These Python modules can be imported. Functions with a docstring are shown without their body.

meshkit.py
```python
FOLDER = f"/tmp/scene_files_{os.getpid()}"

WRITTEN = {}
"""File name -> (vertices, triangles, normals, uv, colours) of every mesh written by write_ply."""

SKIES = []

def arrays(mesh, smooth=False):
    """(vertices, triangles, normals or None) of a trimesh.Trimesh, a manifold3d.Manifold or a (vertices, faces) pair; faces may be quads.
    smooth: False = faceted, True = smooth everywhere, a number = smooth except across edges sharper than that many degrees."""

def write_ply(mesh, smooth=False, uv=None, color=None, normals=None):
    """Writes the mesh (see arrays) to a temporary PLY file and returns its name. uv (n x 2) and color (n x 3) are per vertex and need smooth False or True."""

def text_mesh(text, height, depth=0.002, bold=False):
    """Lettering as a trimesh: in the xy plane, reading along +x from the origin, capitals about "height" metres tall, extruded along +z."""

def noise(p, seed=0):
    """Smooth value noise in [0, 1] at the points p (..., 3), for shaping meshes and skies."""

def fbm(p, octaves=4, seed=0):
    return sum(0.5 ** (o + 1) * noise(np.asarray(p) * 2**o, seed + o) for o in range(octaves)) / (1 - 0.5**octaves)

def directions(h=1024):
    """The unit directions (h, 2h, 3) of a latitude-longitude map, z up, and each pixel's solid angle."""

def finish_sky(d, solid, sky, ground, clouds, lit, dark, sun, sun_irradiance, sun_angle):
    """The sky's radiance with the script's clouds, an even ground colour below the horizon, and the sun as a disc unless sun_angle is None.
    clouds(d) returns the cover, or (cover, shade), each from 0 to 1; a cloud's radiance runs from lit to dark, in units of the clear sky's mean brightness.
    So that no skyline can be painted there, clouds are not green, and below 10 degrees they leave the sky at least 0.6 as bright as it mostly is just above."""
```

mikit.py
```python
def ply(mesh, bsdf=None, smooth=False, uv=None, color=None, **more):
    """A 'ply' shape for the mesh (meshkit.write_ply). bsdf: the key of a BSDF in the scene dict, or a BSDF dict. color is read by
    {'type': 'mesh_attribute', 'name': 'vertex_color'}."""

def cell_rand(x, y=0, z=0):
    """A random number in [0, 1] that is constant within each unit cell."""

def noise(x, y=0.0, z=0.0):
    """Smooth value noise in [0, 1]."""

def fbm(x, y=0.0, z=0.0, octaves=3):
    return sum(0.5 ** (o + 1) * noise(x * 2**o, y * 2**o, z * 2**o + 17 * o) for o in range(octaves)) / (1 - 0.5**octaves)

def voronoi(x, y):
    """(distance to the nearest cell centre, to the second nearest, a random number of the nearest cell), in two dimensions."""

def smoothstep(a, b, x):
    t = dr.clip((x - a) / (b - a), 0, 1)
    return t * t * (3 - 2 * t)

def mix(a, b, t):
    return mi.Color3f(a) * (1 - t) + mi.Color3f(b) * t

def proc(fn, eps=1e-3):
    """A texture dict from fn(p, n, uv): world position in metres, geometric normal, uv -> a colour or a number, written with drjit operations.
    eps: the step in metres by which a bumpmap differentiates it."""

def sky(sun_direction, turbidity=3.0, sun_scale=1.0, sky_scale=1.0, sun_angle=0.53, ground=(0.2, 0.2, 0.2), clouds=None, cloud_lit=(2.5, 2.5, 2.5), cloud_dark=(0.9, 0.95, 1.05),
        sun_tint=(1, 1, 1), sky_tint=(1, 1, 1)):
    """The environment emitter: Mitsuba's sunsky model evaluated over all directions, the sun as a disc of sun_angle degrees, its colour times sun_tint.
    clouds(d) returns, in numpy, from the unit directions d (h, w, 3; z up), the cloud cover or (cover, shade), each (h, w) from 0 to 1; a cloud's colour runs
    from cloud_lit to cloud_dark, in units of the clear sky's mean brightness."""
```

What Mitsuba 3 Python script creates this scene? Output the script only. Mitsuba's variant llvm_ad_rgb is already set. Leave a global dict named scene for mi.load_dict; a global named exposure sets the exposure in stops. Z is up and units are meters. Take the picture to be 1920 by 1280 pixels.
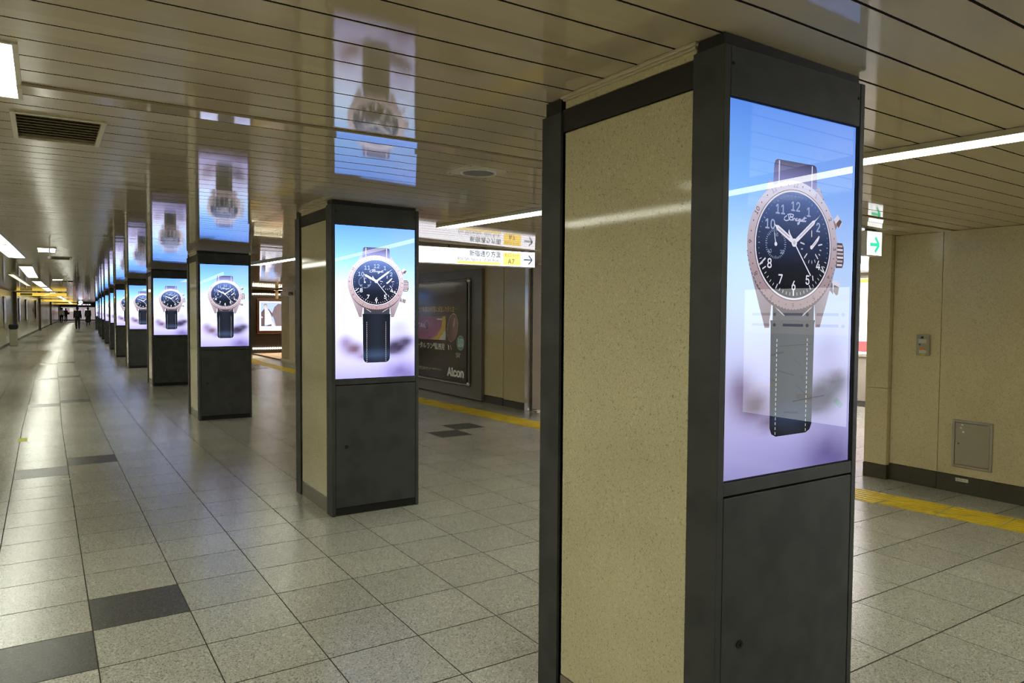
import glob, math, random
import numpy as np, trimesh, manifold3d
import drjit as dr
import mitsuba as mi
import mikit, meshkit
import shapely
from shapely import affinity
from shapely.geometry import Polygon, Point, LineString, MultiPolygon, box as sbox
from shapely.ops import unary_union
from mikit import noise, fbm, cell_rand, smoothstep, mix, voronoi

T = mi.ScalarTransform4f
random.seed(7)
rng = np.random.default_rng(7)
scene, labels = {}, {}

# ------------------------------------------------------------------ camera, exposure, lights
exposure = 0.0
F_PX, YAW, PITCH, ROLL, CAM_Z = 1362.44, 0.5721, -0.04039, 0.00629, 1.62508
_fw = np.array([math.sin(YAW) * math.cos(PITCH), math.cos(YAW) * math.cos(PITCH), math.sin(PITCH)])
_rt = np.array([math.cos(YAW), -math.sin(YAW), 0.0])
_up = np.cross(_rt, _fw)
_c, _s = math.cos(ROLL), math.sin(ROLL)
_r2, _u2 = _c * _rt + _s * _up, -_s * _rt + _c * _up
_M = np.eye(4)
_M[:3, 0], _M[:3, 1], _M[:3, 2], _M[:3, 3] = -_r2, _u2, _fw, [0, 0, CAM_Z]
scene['camera'] = {'type': 'perspective', 'fov': math.degrees(2 * math.atan(960 / F_PX)), 'fov_axis': 'x',
                   'near_clip': 0.05, 'far_clip': 400.0, 'to_world': T(_M)}
LAMP = np.array([0.985, 1.0, 0.84])
LEFT_L, RIGHT_L = 10.8, 12.0           # radiance of the ceiling lamps of the two aisles
SCREEN_L = 1.35                      # brightness of the advertising screens
NEAR_SCREEN_L = 0.80                 # emission lowered to imitate the nearest screen dimming at its oblique view

# ------------------------------------------------------------------ the corridor's gentle bend
CY = [-20, 12, 17, 22.65, 28.1, 33.6, 39.7, 45.4, 50.3, 67.5, 130]
CX = [0, 0, .05, .09, .18, .36, .55, .76, .92, 1.6, 4.1]
def bend(y): return float(np.interp(y, CY, CX))
RWY = [-9, 2.8, 8, 9.9, 11.3, 13.8, 22.5, 28, 130]
def ceil_z(x):                       # level over the left aisle, falling a little to the right wall
    return 2.497 if x < 1.75 else 2.497 - (min(x, 7.15) - 1.75) * 0.0195
E_END = 126.0

# ------------------------------------------------------------------ helpers
def rgb(r, g, b): return {'type': 'rgb', 'value': [float(r), float(g), float(b)]}
def srgb(r, g, b):
    return [float(((c / 255 + 0.055) / 1.055) ** 2.4 if c > 10 else c / 255 / 12.92) for c in (r, g, b)]
THINGS = set()
def thing(name, label=None, cat=None, group=None, kind=None):
    key = name
    i = 0
    while key in THINGS or key in scene:
        i += 1
        key = f'{name}_{i:03d}'
    THINGS.add(key)
    d = {}
    if label: d['label'] = label
    if cat: d['category'] = cat
    if group: d['group'] = group
    if kind: d['kind'] = kind
    labels[key] = d
    return key
COUNT = {}
def put(name, shape, parent=None, label=None, kind=None, to_world=None):
    base = f'{parent}__{name}' if parent else name
    key, i = base, COUNT.get(base, 0)
    if key in scene or i:
        i += 1
        key = f'{base}_{i:03d}'
    COUNT[base] = i
    if to_world is not None: shape = {**shape, 'to_world': to_world}
    scene[key] = shape
    if label or kind:
        labels[key] = {**({'label': label} if label else {}), **({'kind': kind} if kind else {})}
    return key
def ply(mesh, bsdf, smooth=False, emit=None, **kw):
    sh = mikit.ply(mesh, bsdf, smooth=smooth, **kw)
    if emit is not None:
        sh['emitter'] = {'type': 'area', 'radiance': emit if isinstance(emit, dict) else rgb(*emit)}
    return sh
def B(x0, x1, y0, y1, z0, z1):
    return trimesh.creation.box(bounds=[[min(x0, x1), min(y0, y1), min(z0, z1)], [max(x0, x1), max(y0, y1), max(z0, z1)]])
def CB(x0, x1, y0, y1, z0, z1, c=0.002):          # box with chamfered edges
    c = min(c, abs(x1 - x0) / 3, abs(y1 - y0) / 3, abs(z1 - z0) / 3)
    pts = []
    for x, sx in ((x0, 1), (x1, -1)):
        for y, sy in ((y0, 1), (y1, -1)):
            for z, sz in ((z0, 1), (z1, -1)):
                pts += [(x + sx * c, y + sy * c, z), (x + sx * c, y, z + sz * c), (x, y + sy * c, z + sz * c)]
    return trimesh.convex.convex_hull(np.array(pts))
def cat_(*ms): return trimesh.util.concatenate(list(ms))
def quad(p0, p1, p2, p3): return (np.array([p0, p1, p2, p3], float), np.array([[0, 1, 2], [0, 2, 3]]))
def cyl(p0, p1, r, n=12): return trimesh.creation.cylinder(r, segment=[p0, p1], sections=n)
def polys(g):
    if g.is_empty: return []
    return [p for p in (getattr(g, 'geoms', None) or [g]) if p.geom_type == 'Polygon' and p.area > 1e-9] if g.geom_type != 'GeometryCollection' else sum([polys(x) for x in g.geoms], [])
def tri2d(p):
    v, f = trimesh.creation.triangulate_polygon(p, engine='earcut')
    return np.asarray(v), np.asarray(f)
def extrude(g, h): return cat_(*[trimesh.creation.extrude_polygon(p, h, engine='earcut') for p in polys(g)])

# flat print: a vector picture cut into pieces that do not overlap, one colour (or a soft gradient) each
def flat_picture(layers):
    """layers from top to bottom: (geometry, colour or function of (x, y), cell). Returns vertices (n,3) in the xy plane, faces, colours."""
    V, Fc, C, n, above = [], [], [], 0, Polygon()
    for g, col, cell in layers:
        g2 = g.difference(above) if not above.is_empty else g
        above = above.union(g)
        pieces = polys(g2)
        if cell:
            cut = []
            for p in pieces:
                x0, y0, x1, y1 = p.bounds
                cx, cy = cell if isinstance(cell, tuple) else (cell, cell)
                prep = shapely.prepare(p)
                for i in range(int(math.floor(x0 / cx)), int(math.ceil(x1 / cx))):
                    for j in range(int(math.floor(y0 / cy)), int(math.ceil(y1 / cy))):
                        b = sbox(i * cx, j * cy, (i + 1) * cx, (j + 1) * cy)
                        if shapely.contains_properly(p, b): cut.append(b)
                        elif shapely.intersects(p, b): cut += polys(p.intersection(b))
            pieces = cut
        for p in pieces:
            v, f = tri2d(p)
            if not len(f): continue
            V.append(np.c_[v, np.zeros(len(v))]); Fc.append(f + n); n += len(v)
            C.append(np.array([col(*q) for q in v]) if callable(col) else np.tile(col, (len(v), 1)))
    return np.vstack(V), np.vstack(Fc), np.vstack(C)
def face_up(v, f):
    a = v[f]
    nz = np.cross(a[:, 1] - a[:, 0], a[:, 2] - a[:, 0])[:, 2]
    return np.where((nz < 0)[:, None], f[:, ::-1], f)

FONTS = glob.glob('/opt/blender-*/*/datafiles/fonts')
def glyphs(text, height, cjk=False, bold=0, anchor='l'):
    """Lettering as a flat shape, baseline at y = 0, capitals about 'height' tall."""
    from PIL import Image, ImageDraw, ImageFont
    try:
        font = ImageFont.truetype(glob.glob(FONTS[0] + ('/Noto Sans CJK*' if cjk else '/Inter*'))[0], 96)
    except Exception:
        return Polygon()
    x0, y0, x1, y1 = font.getbbox(text, anchor='ls', stroke_width=bold)
    im = Image.new('L', (x1 - x0 + 8, y1 - y0 + 8))
    ImageDraw.Draw(im).text((4 - x0, 4 - y0), text, 255, font, anchor='ls', stroke_width=bold)
    on = np.pad(np.asarray(im) > 127, ((0, 0), (1, 1))).astype(np.int8)
    rows, starts = np.nonzero(np.diff(on, axis=1) == 1)
    ends = np.nonzero(np.diff(on, axis=1) == -1)[1]
    g = shapely.union_all(shapely.box(starts, -rows - 1, ends, -rows)).buffer(0.6).buffer(-0.6).simplify(0.8)
    s = height / 70.0
    g = affinity.affine_transform(g, [s, 0, 0, s, -4 * s, (4 - y0) * s])
    w = g.bounds[2]
    return affinity.translate(g, {'l': 0, 'm': -w / 2, 'r': -w}[anchor], 0)
def at(g, x, y, rot=0, sx=1, sy=1):
    return affinity.translate(affinity.rotate(affinity.scale(g, sx, sy, origin=(0, 0)), rot, origin=(0, 0)), x, y)
def stroke(pts, w, cap=1): return LineString(pts).buffer(w / 2, cap_style=cap, quad_segs=3)
def ell(x, y, rx, ry, q=24): return affinity.translate(affinity.scale(Point(0, 0).buffer(1, quad_segs=q), rx, ry), x, y)

def PG(p): return Polygon(p).buffer(0)

# ------------------------------------------------------------------ materials
def P(name, fn, **more): return mikit.proc(fn, **more)
def M(key, d, two=False): scene[key] = {'type': 'twosided', 'bsdf': d} if two else d
def flat(key, col, rough=0.5, two=False, spec=0.5):
    M(key, {'type': 'principled', 'base_color': rgb(*col), 'roughness': rough, 'specular': spec}, two)

def tile_fn(base, dark, light, k=1.0):
    def fn(p, n, uv):
        cx, cy = dr.floor((p.x - 0.18175) / 0.4575), dr.floor((p.y - 3.72654) / 0.46025)
        tone = 0.93 + 0.14 * cell_rand(cx, cy, 3)
        a = noise(p.x * 215, p.y * 215, 1)
        b = noise(p.x * 150 + 40, p.y * 150, 5)
        c = fbm(p.x * 2.2, p.y * 2.2, 9)
        col = mix(base, dark, smoothstep(0.60, 0.80, a) * 0.85 * k)
        col = mix(col, light, smoothstep(0.68, 0.86, b) * 0.7 * k)
        return col * tone * (0.90 + 0.2 * c)
    return mikit.proc(fn)
M('mat_tile', {'type': 'roughplastic', 'diffuse_reflectance': tile_fn((.465, .462, .40), (.18, .178, .15), (.68, .675, .61)), 'alpha': 0.068, 'int_ior': 1.5, 'nonlinear': False})
M('mat_tile_dark', {'type': 'roughplastic', 'diffuse_reflectance': tile_fn((.085, .085, .08), (.05, .05, .048), (.14, .14, .135)), 'alpha': 0.13, 'int_ior': 1.5})
flat('mat_joint', (.035, .033, .026), 0.8)
def slat_fn(p, n, uv):
    return mi.Color3f(.58, .49, .345) * (0.96 + 0.08 * noise(p.x * .7, dr.floor((p.y - 0.0415) / .183) * 3.7))
M('mat_slat', {'type': 'roughplastic', 'diffuse_reflectance': mikit.proc(slat_fn), 'alpha': 0.005, 'int_ior': 1.55})
flat('mat_black', (.008, .008, .008), 0.8)
flat('mat_gapdark', (.014, .010, .010), 0.9, two=True, spec=0.1)
def casing_fn(p, n, uv):
    q = p.x + p.y * .83
    return mix((.031, .035, .036), (.045, .049, .050), smoothstep(.3, .7, fbm(q * 9, p.z * 9, 2)))
M('mat_casing', {'type': 'principled', 'base_color': mikit.proc(casing_fn), 'roughness': 0.5, 'specular': 0.5})
flat('mat_trimblack', (.012, .012, .012), 0.5)
def terrazzo_fn(base, chip, pale, sc=1.0):
    def fn(p, n, uv):
        u, v = (p.x * 1.13 + p.y) * sc, p.z * sc
        wu, wv = noise(u * 160, v * 160, 3) - .5, noise(u * 160 + 31, v * 160, 8) - .5
        d1, _, r1 = voronoi(u * 95 + wu * .7, v * 80 + wv * .7)
        d2, _, r2 = voronoi(u * 210 + 7 + wu * .6, v * 210 + wv * .6)
        col = mi.Color3f(base) * (0.90 + 0.20 * fbm(u * 3, v * 3, 4)) * (0.93 + 0.14 * r2)
        k1 = dr.minimum(r1 / .10, 1)
        col = mix(col, chip, dr.select(r1 < .10, smoothstep(.12 + .24 * k1, .06 + .2 * k1, d1) * (.85 - .5 * k1), 0.0))
        col = mix(col, pale, dr.select(r1 > .90, smoothstep(.38, .30, d1) * .45, 0.0))
        col = mix(col, mi.Color3f(chip) * 1.1, dr.select(r2 < .07, smoothstep(.36, .28, d2) * .6, 0.0))
        return col
    return mikit.proc(fn)
M('mat_terrazzo', {'type': 'roughplastic', 'diffuse_reflectance': terrazzo_fn((.62, .565, .355), (.20, .155, .075), (.78, .75, .62)), 'alpha': 0.007, 'int_ior': 1.5})
M('mat_wallstone', {'type': 'roughplastic', 'diffuse_reflectance': terrazzo_fn((.585, .52, .32), (.34, .28, .17), (.64, .58, .44), .6), 'alpha': 0.05, 'int_ior': 1.5})
M('mat_plinth', {'type': 'roughplastic', 'diffuse_reflectance': terrazzo_fn((.20, .18, .12), (.10, .09, .06), (.28, .26, .2)), 'alpha': 0.12})
M('mat_skirt', {'type': 'roughplastic', 'diffuse_reflectance': terrazzo_fn((.055, .05, .035), (.03, .027, .02), (.13, .12, .09)), 'alpha': 0.2})
flat('mat_cream', (.55, .49, .35), 0.35)
flat('mat_lampframe', (.62, .58, .45), 0.35)
flat('mat_lampdark', (.10, .10, .10), 0.4)
flat('mat_white', (.8, .8, .8), 0.4)
M('mat_panel_sheen', {'type': 'principled', 'base_color': rgb(.66, .58, .62), 'roughness': 0.25})  # pale pink stands in for screen light mirrored by the metal panel
flat('mat_grille', (.16, .15, .14), 0.6)
flat('mat_louver', (.24, .195, .12), 0.6)
M('mat_steel', {'type': 'principled', 'base_color': rgb(.52, .50, .47), 'metallic': 1.0, 'roughness': 0.33})
M('mat_chrome', {'type': 'principled', 'base_color': rgb(.75, .75, .73), 'metallic': 1.0, 'roughness': 0.12})
flat('mat_steelpaint', (.33, .315, .235), 0.45)
def yellow_fn(p, n, uv):
    return mix((.74, .56, .03), (.60, .43, .03), smoothstep(.45, .75, fbm(p.x * 7, p.y * 7, 3)))
M('mat_yellow', {'type': 'principled', 'base_color': mikit.proc(yellow_fn), 'roughness': 0.42})
M('mat_screen', {'type': 'plastic', 'diffuse_reflectance': rgb(.004, .004, .005), 'int_ior': 1.38})
M('mat_print', {'type': 'principled', 'base_color': {'type': 'mesh_attribute', 'name': 'vertex_color'}, 'roughness': 0.12})
M('mat_signface', {'type': 'plastic', 'diffuse_reflectance': rgb(.2, .2, .2)})
flat('mat_adframe', (.15, .142, .13), 0.28)
M('mat_adrim', {'type': 'principled', 'base_color': rgb(.22, .21, .20), 'metallic': 1.0, 'roughness': 0.2})
M('mat_stone', {'type': 'roughplastic', 'diffuse_reflectance': terrazzo_fn((.62, .52, .35), (.5, .42, .28), (.7, .6, .44), .5), 'alpha': 0.2})
M('mat_stonegloss', {'type': 'roughplastic', 'diffuse_reflectance': rgb(.52, .45, .30), 'alpha': 0.07})
flat('mat_shopfloor', (.62, .46, .34), 0.3)
flat('mat_shopdark', (.016, .012, .010), 0.4)
flat('mat_bronze', (.09, .04, .02), 0.35)
flat('mat_plaster', (.55, .51, .42), 0.6)
flat('mat_skin', (.50, .32, .23), 0.6)
flat('mat_hair', (.012, .010, .010), 0.5)
flat('mat_clothblack', (.012, .012, .014), 0.8)
flat('mat_clothwhite', (.66, .68, .66), 0.8)
flat('mat_clothnavy', (.02, .022, .032), 0.8)
flat('mat_red', (.45, .03, .03), 0.6)
flat('mat_orange', (.65, .22, .02), 0.5)
flat('mat_label', (.55, .52, .42), 0.5)
flat('mat_blue', (.10, .28, .40), 0.5)
flat('mat_lime', (.50, .50, .02), 0.5)
flat('mat_brown', (.05, .03, .02), 0.5)

# ------------------------------------------------------------------ floor: tiles, dark tiles, tactile strip
TX, TY, TW, TL = 0.18175, 3.72654, 0.4575, 0.46025
fl = thing('floor', 'speckled grey green stone tile floor of the underground passage', kind='structure')
def bent_quad(x0, x1, z, y0=-9.0, y1=E_END, step=3.0, normal=1):
    ys = np.arange(y0, y1 + step, step); v, f = [], []
    for y in ys: v += [(x0 + bend(y), y, z), (x1 + bend(y), y, z)]
    for i in range(len(ys) - 1):
        a = 2 * i
        q = [a, a + 1, a + 3, a + 2] if normal > 0 else [a + 2, a + 3, a + 1, a]
        f += [[q[0], q[1], q[2]], [q[0], q[2], q[3]]]
    return np.array(v, float), np.array(f)
put('bed', ply(bent_quad(-2.3, 13.0, -0.0009), 'mat_joint'), fl, label='dark joints between the tiles')
DARK = {(0, 1), (-1, 0), (0, 11), (-1, 10), (0, 24), (-1, 23), (0, 36), (-1, 35), (0, 48), (-1, 47),
        (9, 10), (10, 11), (9, 23), (10, 24), (9, 36), (10, 37), (0, -9), (-1, -10)}
g_ = 0.0040
def tile_arrays(c0, r0):
    x0, x1 = TX + c0 * TW + .0028, TX + (c0 + 1) * TW - .0028
    y0, y1 = TY + r0 * TL + g_, TY + (r0 + 1) * TL - g_
    c = .0006
    s0, s1 = bend(y0), bend(y1)
    top = [(x0 + c + s0, y0 + c, 0), (x1 - c + s0, y0 + c, 0), (x1 - c + s1, y1 - c, 0), (x0 + c + s1, y1 - c, 0)]
    bot = [(x0 + s0, y0, -.0008), (x1 + s0, y0, -.0008), (x1 + s1, y1, -.0008), (x0 + s1, y1, -.0008)]
    return top + bot
TF = [[0, 1, 2], [0, 2, 3]] + [t for i in range(4) for t in ([4 + i, 4 + (i + 1) % 4, (i + 1) % 4], [4 + i, (i + 1) % 4, i])]
_t = np.array(tile_arrays(0, 0)) - [TX, TY, 0]
tile_ply = ply((_t, np.array(TF)), 'mat_tile')
tile_ply_dark = ply((_t, np.array(TF)), 'mat_tile_dark')
def px(p):
    v = np.array(p, float) - [0, 0, CAM_Z]; w = v @ _fw
    return (960 + F_PX * (v @ _r2) / w, 640 - F_PX * (v @ _u2) / w) if w > .1 else (1e9, 1e9)
XW = lambda y: float(np.interp(y, [-9, 3.97, 3.98, 9.5, 11.2, 13.8, 22.3, 28, 130], [7.0, 7.0, 6.98, 6.72, 6.66, 6.6, 6.5, 6.55, 6.8]))
cand, rest = [], []
for r in range(-20, 66):
    for c in range(-5, 26):
        x, y = TX + (c + .5) * TW, TY + (r + .5) * TL
        if x - .3 > XW(y) + (5 if 4.2 < y < 9.6 else 0): continue
        u, v = px((x + bend(y), y, 0))
        inside = -120 < u < 2040 and v < 1420
        (cand if inside and y > 0 else rest).append((c, r, y * y + x * x))
cand.sort(key=lambda t: t[2])
single = cand[:285]
for c, r, _ in single + [q for q in cand[285:] + rest if (q[0], q[1]) in DARK]:
    dk = (c, r) in DARK
    put('dark_tile' if dk else 'tile', tile_ply_dark if dk else tile_ply, fl, label='charcoal tile' if dk else None,
        to_world=T().translate([TX + c * TW + bend(TY + r * TL), TY + r * TL, 0]))
v_, f_ = [], []
for c, r, _ in cand[285:] + rest:
    if (c, r) in DARK: continue
    f_ += [[a + len(v_) for a in t] for t in TF]; v_ += tile_arrays(c, r)
put('tile_field', ply((np.array(v_), np.array(f_)), 'mat_tile'), fl, kind='stuff', label='tiles farther along the passage')
def far_tile_fn(p, n, uv):
    gx, gy = (p.x - TX) / TW, (p.y - TY) / TL
    ex = dr.minimum(gx - dr.floor(gx), 1 - (gx - dr.floor(gx)))
    return mi.Color3f(.43, .425, .37) * (0.93 + .14 * cell_rand(dr.floor(gx), dr.floor(gy), 3)) * dr.select(ex < .01, .5, 1.0)
M('mat_tile_far', {'type': 'roughplastic', 'diffuse_reflectance': mikit.proc(far_tile_fn), 'alpha': 0.13})
put('far_paving', ply(bent_quad(-2.3, 9.0, -0.0003, TY + 66 * TL, E_END), 'mat_tile_far'), fl, label='paving far down the passage')

# yellow tactile guide strip along the right wall
TSY = [-6, 2.5, 3.75, 8.5, 12.1, 18.8, 24.0, 40]
TSX = [6.5, 6.33, 6.17, 5.95, 5.77, 5.60, 5.62, 5.9]
def tactile_mesh():
    ms = [CB(-.205, .205, -.222, .222, 0.0003, .0035, .001)]
    for i in range(6):
        x = -.165 + i * .066
        ms.append(CB(x - .016, x + .016, -.205, .205, .003, .0085, .0025))
    return cat_(*ms)
tact = ply(tactile_mesh(), 'mat_yellow')
y = -3.0
while y < 30:
    x = float(np.interp(y, TSY, TSX)); x2 = float(np.interp(y + .45, TSY, TSX))
    put('tactile_block', tact, fl, label='yellow ribbed tactile block' if y < -2.8 else None, to_world=T().translate([x, y, 0]).rotate([0, 0, 1], -math.degrees(math.atan2(x2 - x, .45))))
    y += .45

# ------------------------------------------------------------------ ceiling: enamelled slats
ce = thing('ceiling', 'glossy cream enamelled slat ceiling running across the passage', kind='structure')
PITCH_S, Y_S0 = 0.1832, 2.1300
XL, XR = -2.05, 7.15
v_, f_ = [], []
for y in np.arange(-9, E_END + 3, 3.0):
    for x in (XL, 1.75, 7.15, 13.0): v_.append((x + bend(y), y, ceil_z(x) + .03))
for i in range(len(v_) // 4 - 1):
    for k in (0, 1, 2):
        a = 4 * i + k
        f_ += [[a, a + 4, a + 5], [a, a + 5, a + 1]]
put('backing', ply((np.array(v_), np.array(f_)), 'mat_black'), ce, label='black void above the slats')
HOLES = [(-.10, .25, 3.91, 4.47), (.07, .39, 14.25, 14.93), (.30, .62, 26.3, 27.2), (-.62, -.075, 2.93, 3.66)]
def slat_mesh(w, xs=None):
    """One slat lying from y = 0 to w, chamfered lower edges, following the ceiling's profile in x; xs = list of (x0, x1)."""
    out = []
    prof = [(0.0, .004), (0.0, .0008), (.0012, 0.0), (w - .0012, 0.0), (w, .0008), (w, .004)]
    for x0, x1 in xs:
        st = [x0] + ([1.75] if x0 < 1.75 < x1 else []) + [x1]
        v, f, m = [], [], len(prof)
        for x in st: v += [(x, a, ceil_z(x) + b) for a, b in prof]
        for i in range(len(st) - 1):
            for k in range(m):
                a, b = i * m + k, i * m + (k + 1) % m
                f += [[a, b, b + m], [a, b + m, a + m]]
        for e, flip in ((0, 0), ((len(st) - 1) * m, 1)):
            for k in range(1, m - 1):
                t = [e, e + k, e + k + 1]
                f.append(t[::-1] if not flip else t)
        out.append(trimesh.Trimesh(v, f, process=False))
    mm = cat_(*out); mm.fix_normals(); return mm
GAP = .0105
plain_slat = ply(slat_mesh(PITCH_S - GAP, [(XL, XR)]), 'mat_slat')
passage_slat = ply(slat_mesh(PITCH_S - GAP, [(XL, 11.0)]), 'mat_slat')
far_mesh, strips = [], []
base_far = slat_mesh(PITCH_S - GAP, [(XL, XR)])
def strip_mesh(w, xs):
    out = []
    for x0, x1 in xs:
        st = [x0] + ([1.75] if x0 < 1.75 < x1 else []) + [x1]
        v, f = [], []
        for x in st: v += [(x, 0, ceil_z(x) + .0010), (x, w, ceil_z(x) + .0010)]
        for i in range(len(st) - 1):
            q = 2 * i
            f += [[q, q + 1, q + 3], [q, q + 3, q + 2]]
        out.append(trimesh.Trimesh(v, f, process=False))
    return cat_(*out)
for k in range(-60, int((E_END - Y_S0) / PITCH_S)):
    y0 = Y_S0 + k * PITCH_S + GAP / 2
    tilt = float(rng.normal(0, .11)); dz = float(rng.normal(0, .0002))
    w = PITCH_S - GAP; y1 = y0 + w
    spans, extra = [(XL, XR)], []
    for hx0, hx1, hy0, hy1 in HOLES:
        if y1 > hy0 and y0 < hy1:
            spans = [q for a, b in spans for q in (((a, hx0), (hx1, b)) if a < hx0 < b else ((a, b),))]
            if hy0 - y0 > .004: extra.append((0.0, hy0 - y0, hx0, hx1))
            if y1 - hy1 > .004: extra.append((hy1 - y0, y1 - hy1, hx0, hx1))
    zc = ceil_z(0)
    if k == 7:          # the one slat that hangs open along its near edge
        tw = T().translate([0, y1, 0]) @ T().translate([0, 0, zc]) @ T().rotate([1, 0, 0], 3.4) @ T().translate([0, -w, -zc])
    else:
        tw = T().translate([bend(y0), y0, dz]) @ T().translate([0, 0, zc]) @ T().rotate([1, 0, 0], tilt) @ T().translate([0, 0, -zc])
    if not any(y1 + GAP > h[2] and y1 < h[3] for h in HOLES): sspan = [(XL, XR)]
    else: sspan = spans
    sm = strip_mesh(GAP + .006, sspan); sm.apply_translation([bend(y0), y1 - .003, 0]); strips.append(sm)
    if -3.0 < y0 < 44:
        if not extra and spans == [(XL, XR)] and k != 7:
            sh = plain_slat
        else:
            mm = [slat_mesh(w, spans)]
            for ya, ww, xa, xb in extra:
                e = slat_mesh(ww, [(xa, xb)]); e.apply_translation([0, ya, 0]); mm.append(e)
            if k == 7:
                for xa, xb in spans:
                    for u0, u1 in ((xa, 1.75), (1.75, xb)) if xa < 1.75 < xb else ((xa, xb),):
                        v8 = np.array([(x, yy, ceil_z(x) + z) for x in (u0, u1) for yy in (0.0, .001) for z in (.001, .0125)])
                        mm.append(trimesh.convex.convex_hull(v8))
            sh = ply(cat_(*mm), 'mat_slat')
        put('slat', sh, ce, to_world=tw, label='slat hanging slightly open along one edge' if k == 7 else None)
    else:
        m2 = base_far.copy(); m2.apply_transform(np.array(tw.matrix, float)); far_mesh.append(m2)
put('joint_strips', ply(cat_(*strips), 'mat_gapdark'), ce, kind='stuff', label='dark strips between the slats')
put('slat_field', ply(cat_(*far_mesh), 'mat_slat'), ce, kind='stuff', label='slats far down the passage')

# ------------------------------------------------------------------ walls of the shell
def bent_wall(x0, y0, y1, z0, z1, face, step=3.0, th=.08):
    ys = list(np.arange(y0, y1, step)) + [y1]; v, f = [], []
    for y in ys:
        b = bend(y)
        v += [(x0 + b, y, z0), (x0 + b, y, z1), (x0 + b - face * th, y, z1), (x0 + b - face * th, y, z0)]
    for i in range(len(ys) - 1):
        for k in range(4):
            a, b2 = 4 * i + k, 4 * i + (k + 1) % 4
            f += [[a, b2, b2 + 4], [a, b2 + 4, a + 4]]
    n = 4 * (len(ys) - 1)
    f += [[0, 1, 2], [0, 2, 3], [n, n + 2, n + 1], [n, n + 3, n + 2]]
    m = trimesh.Trimesh(v, f, process=False); m.fix_normals(); return m

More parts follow.
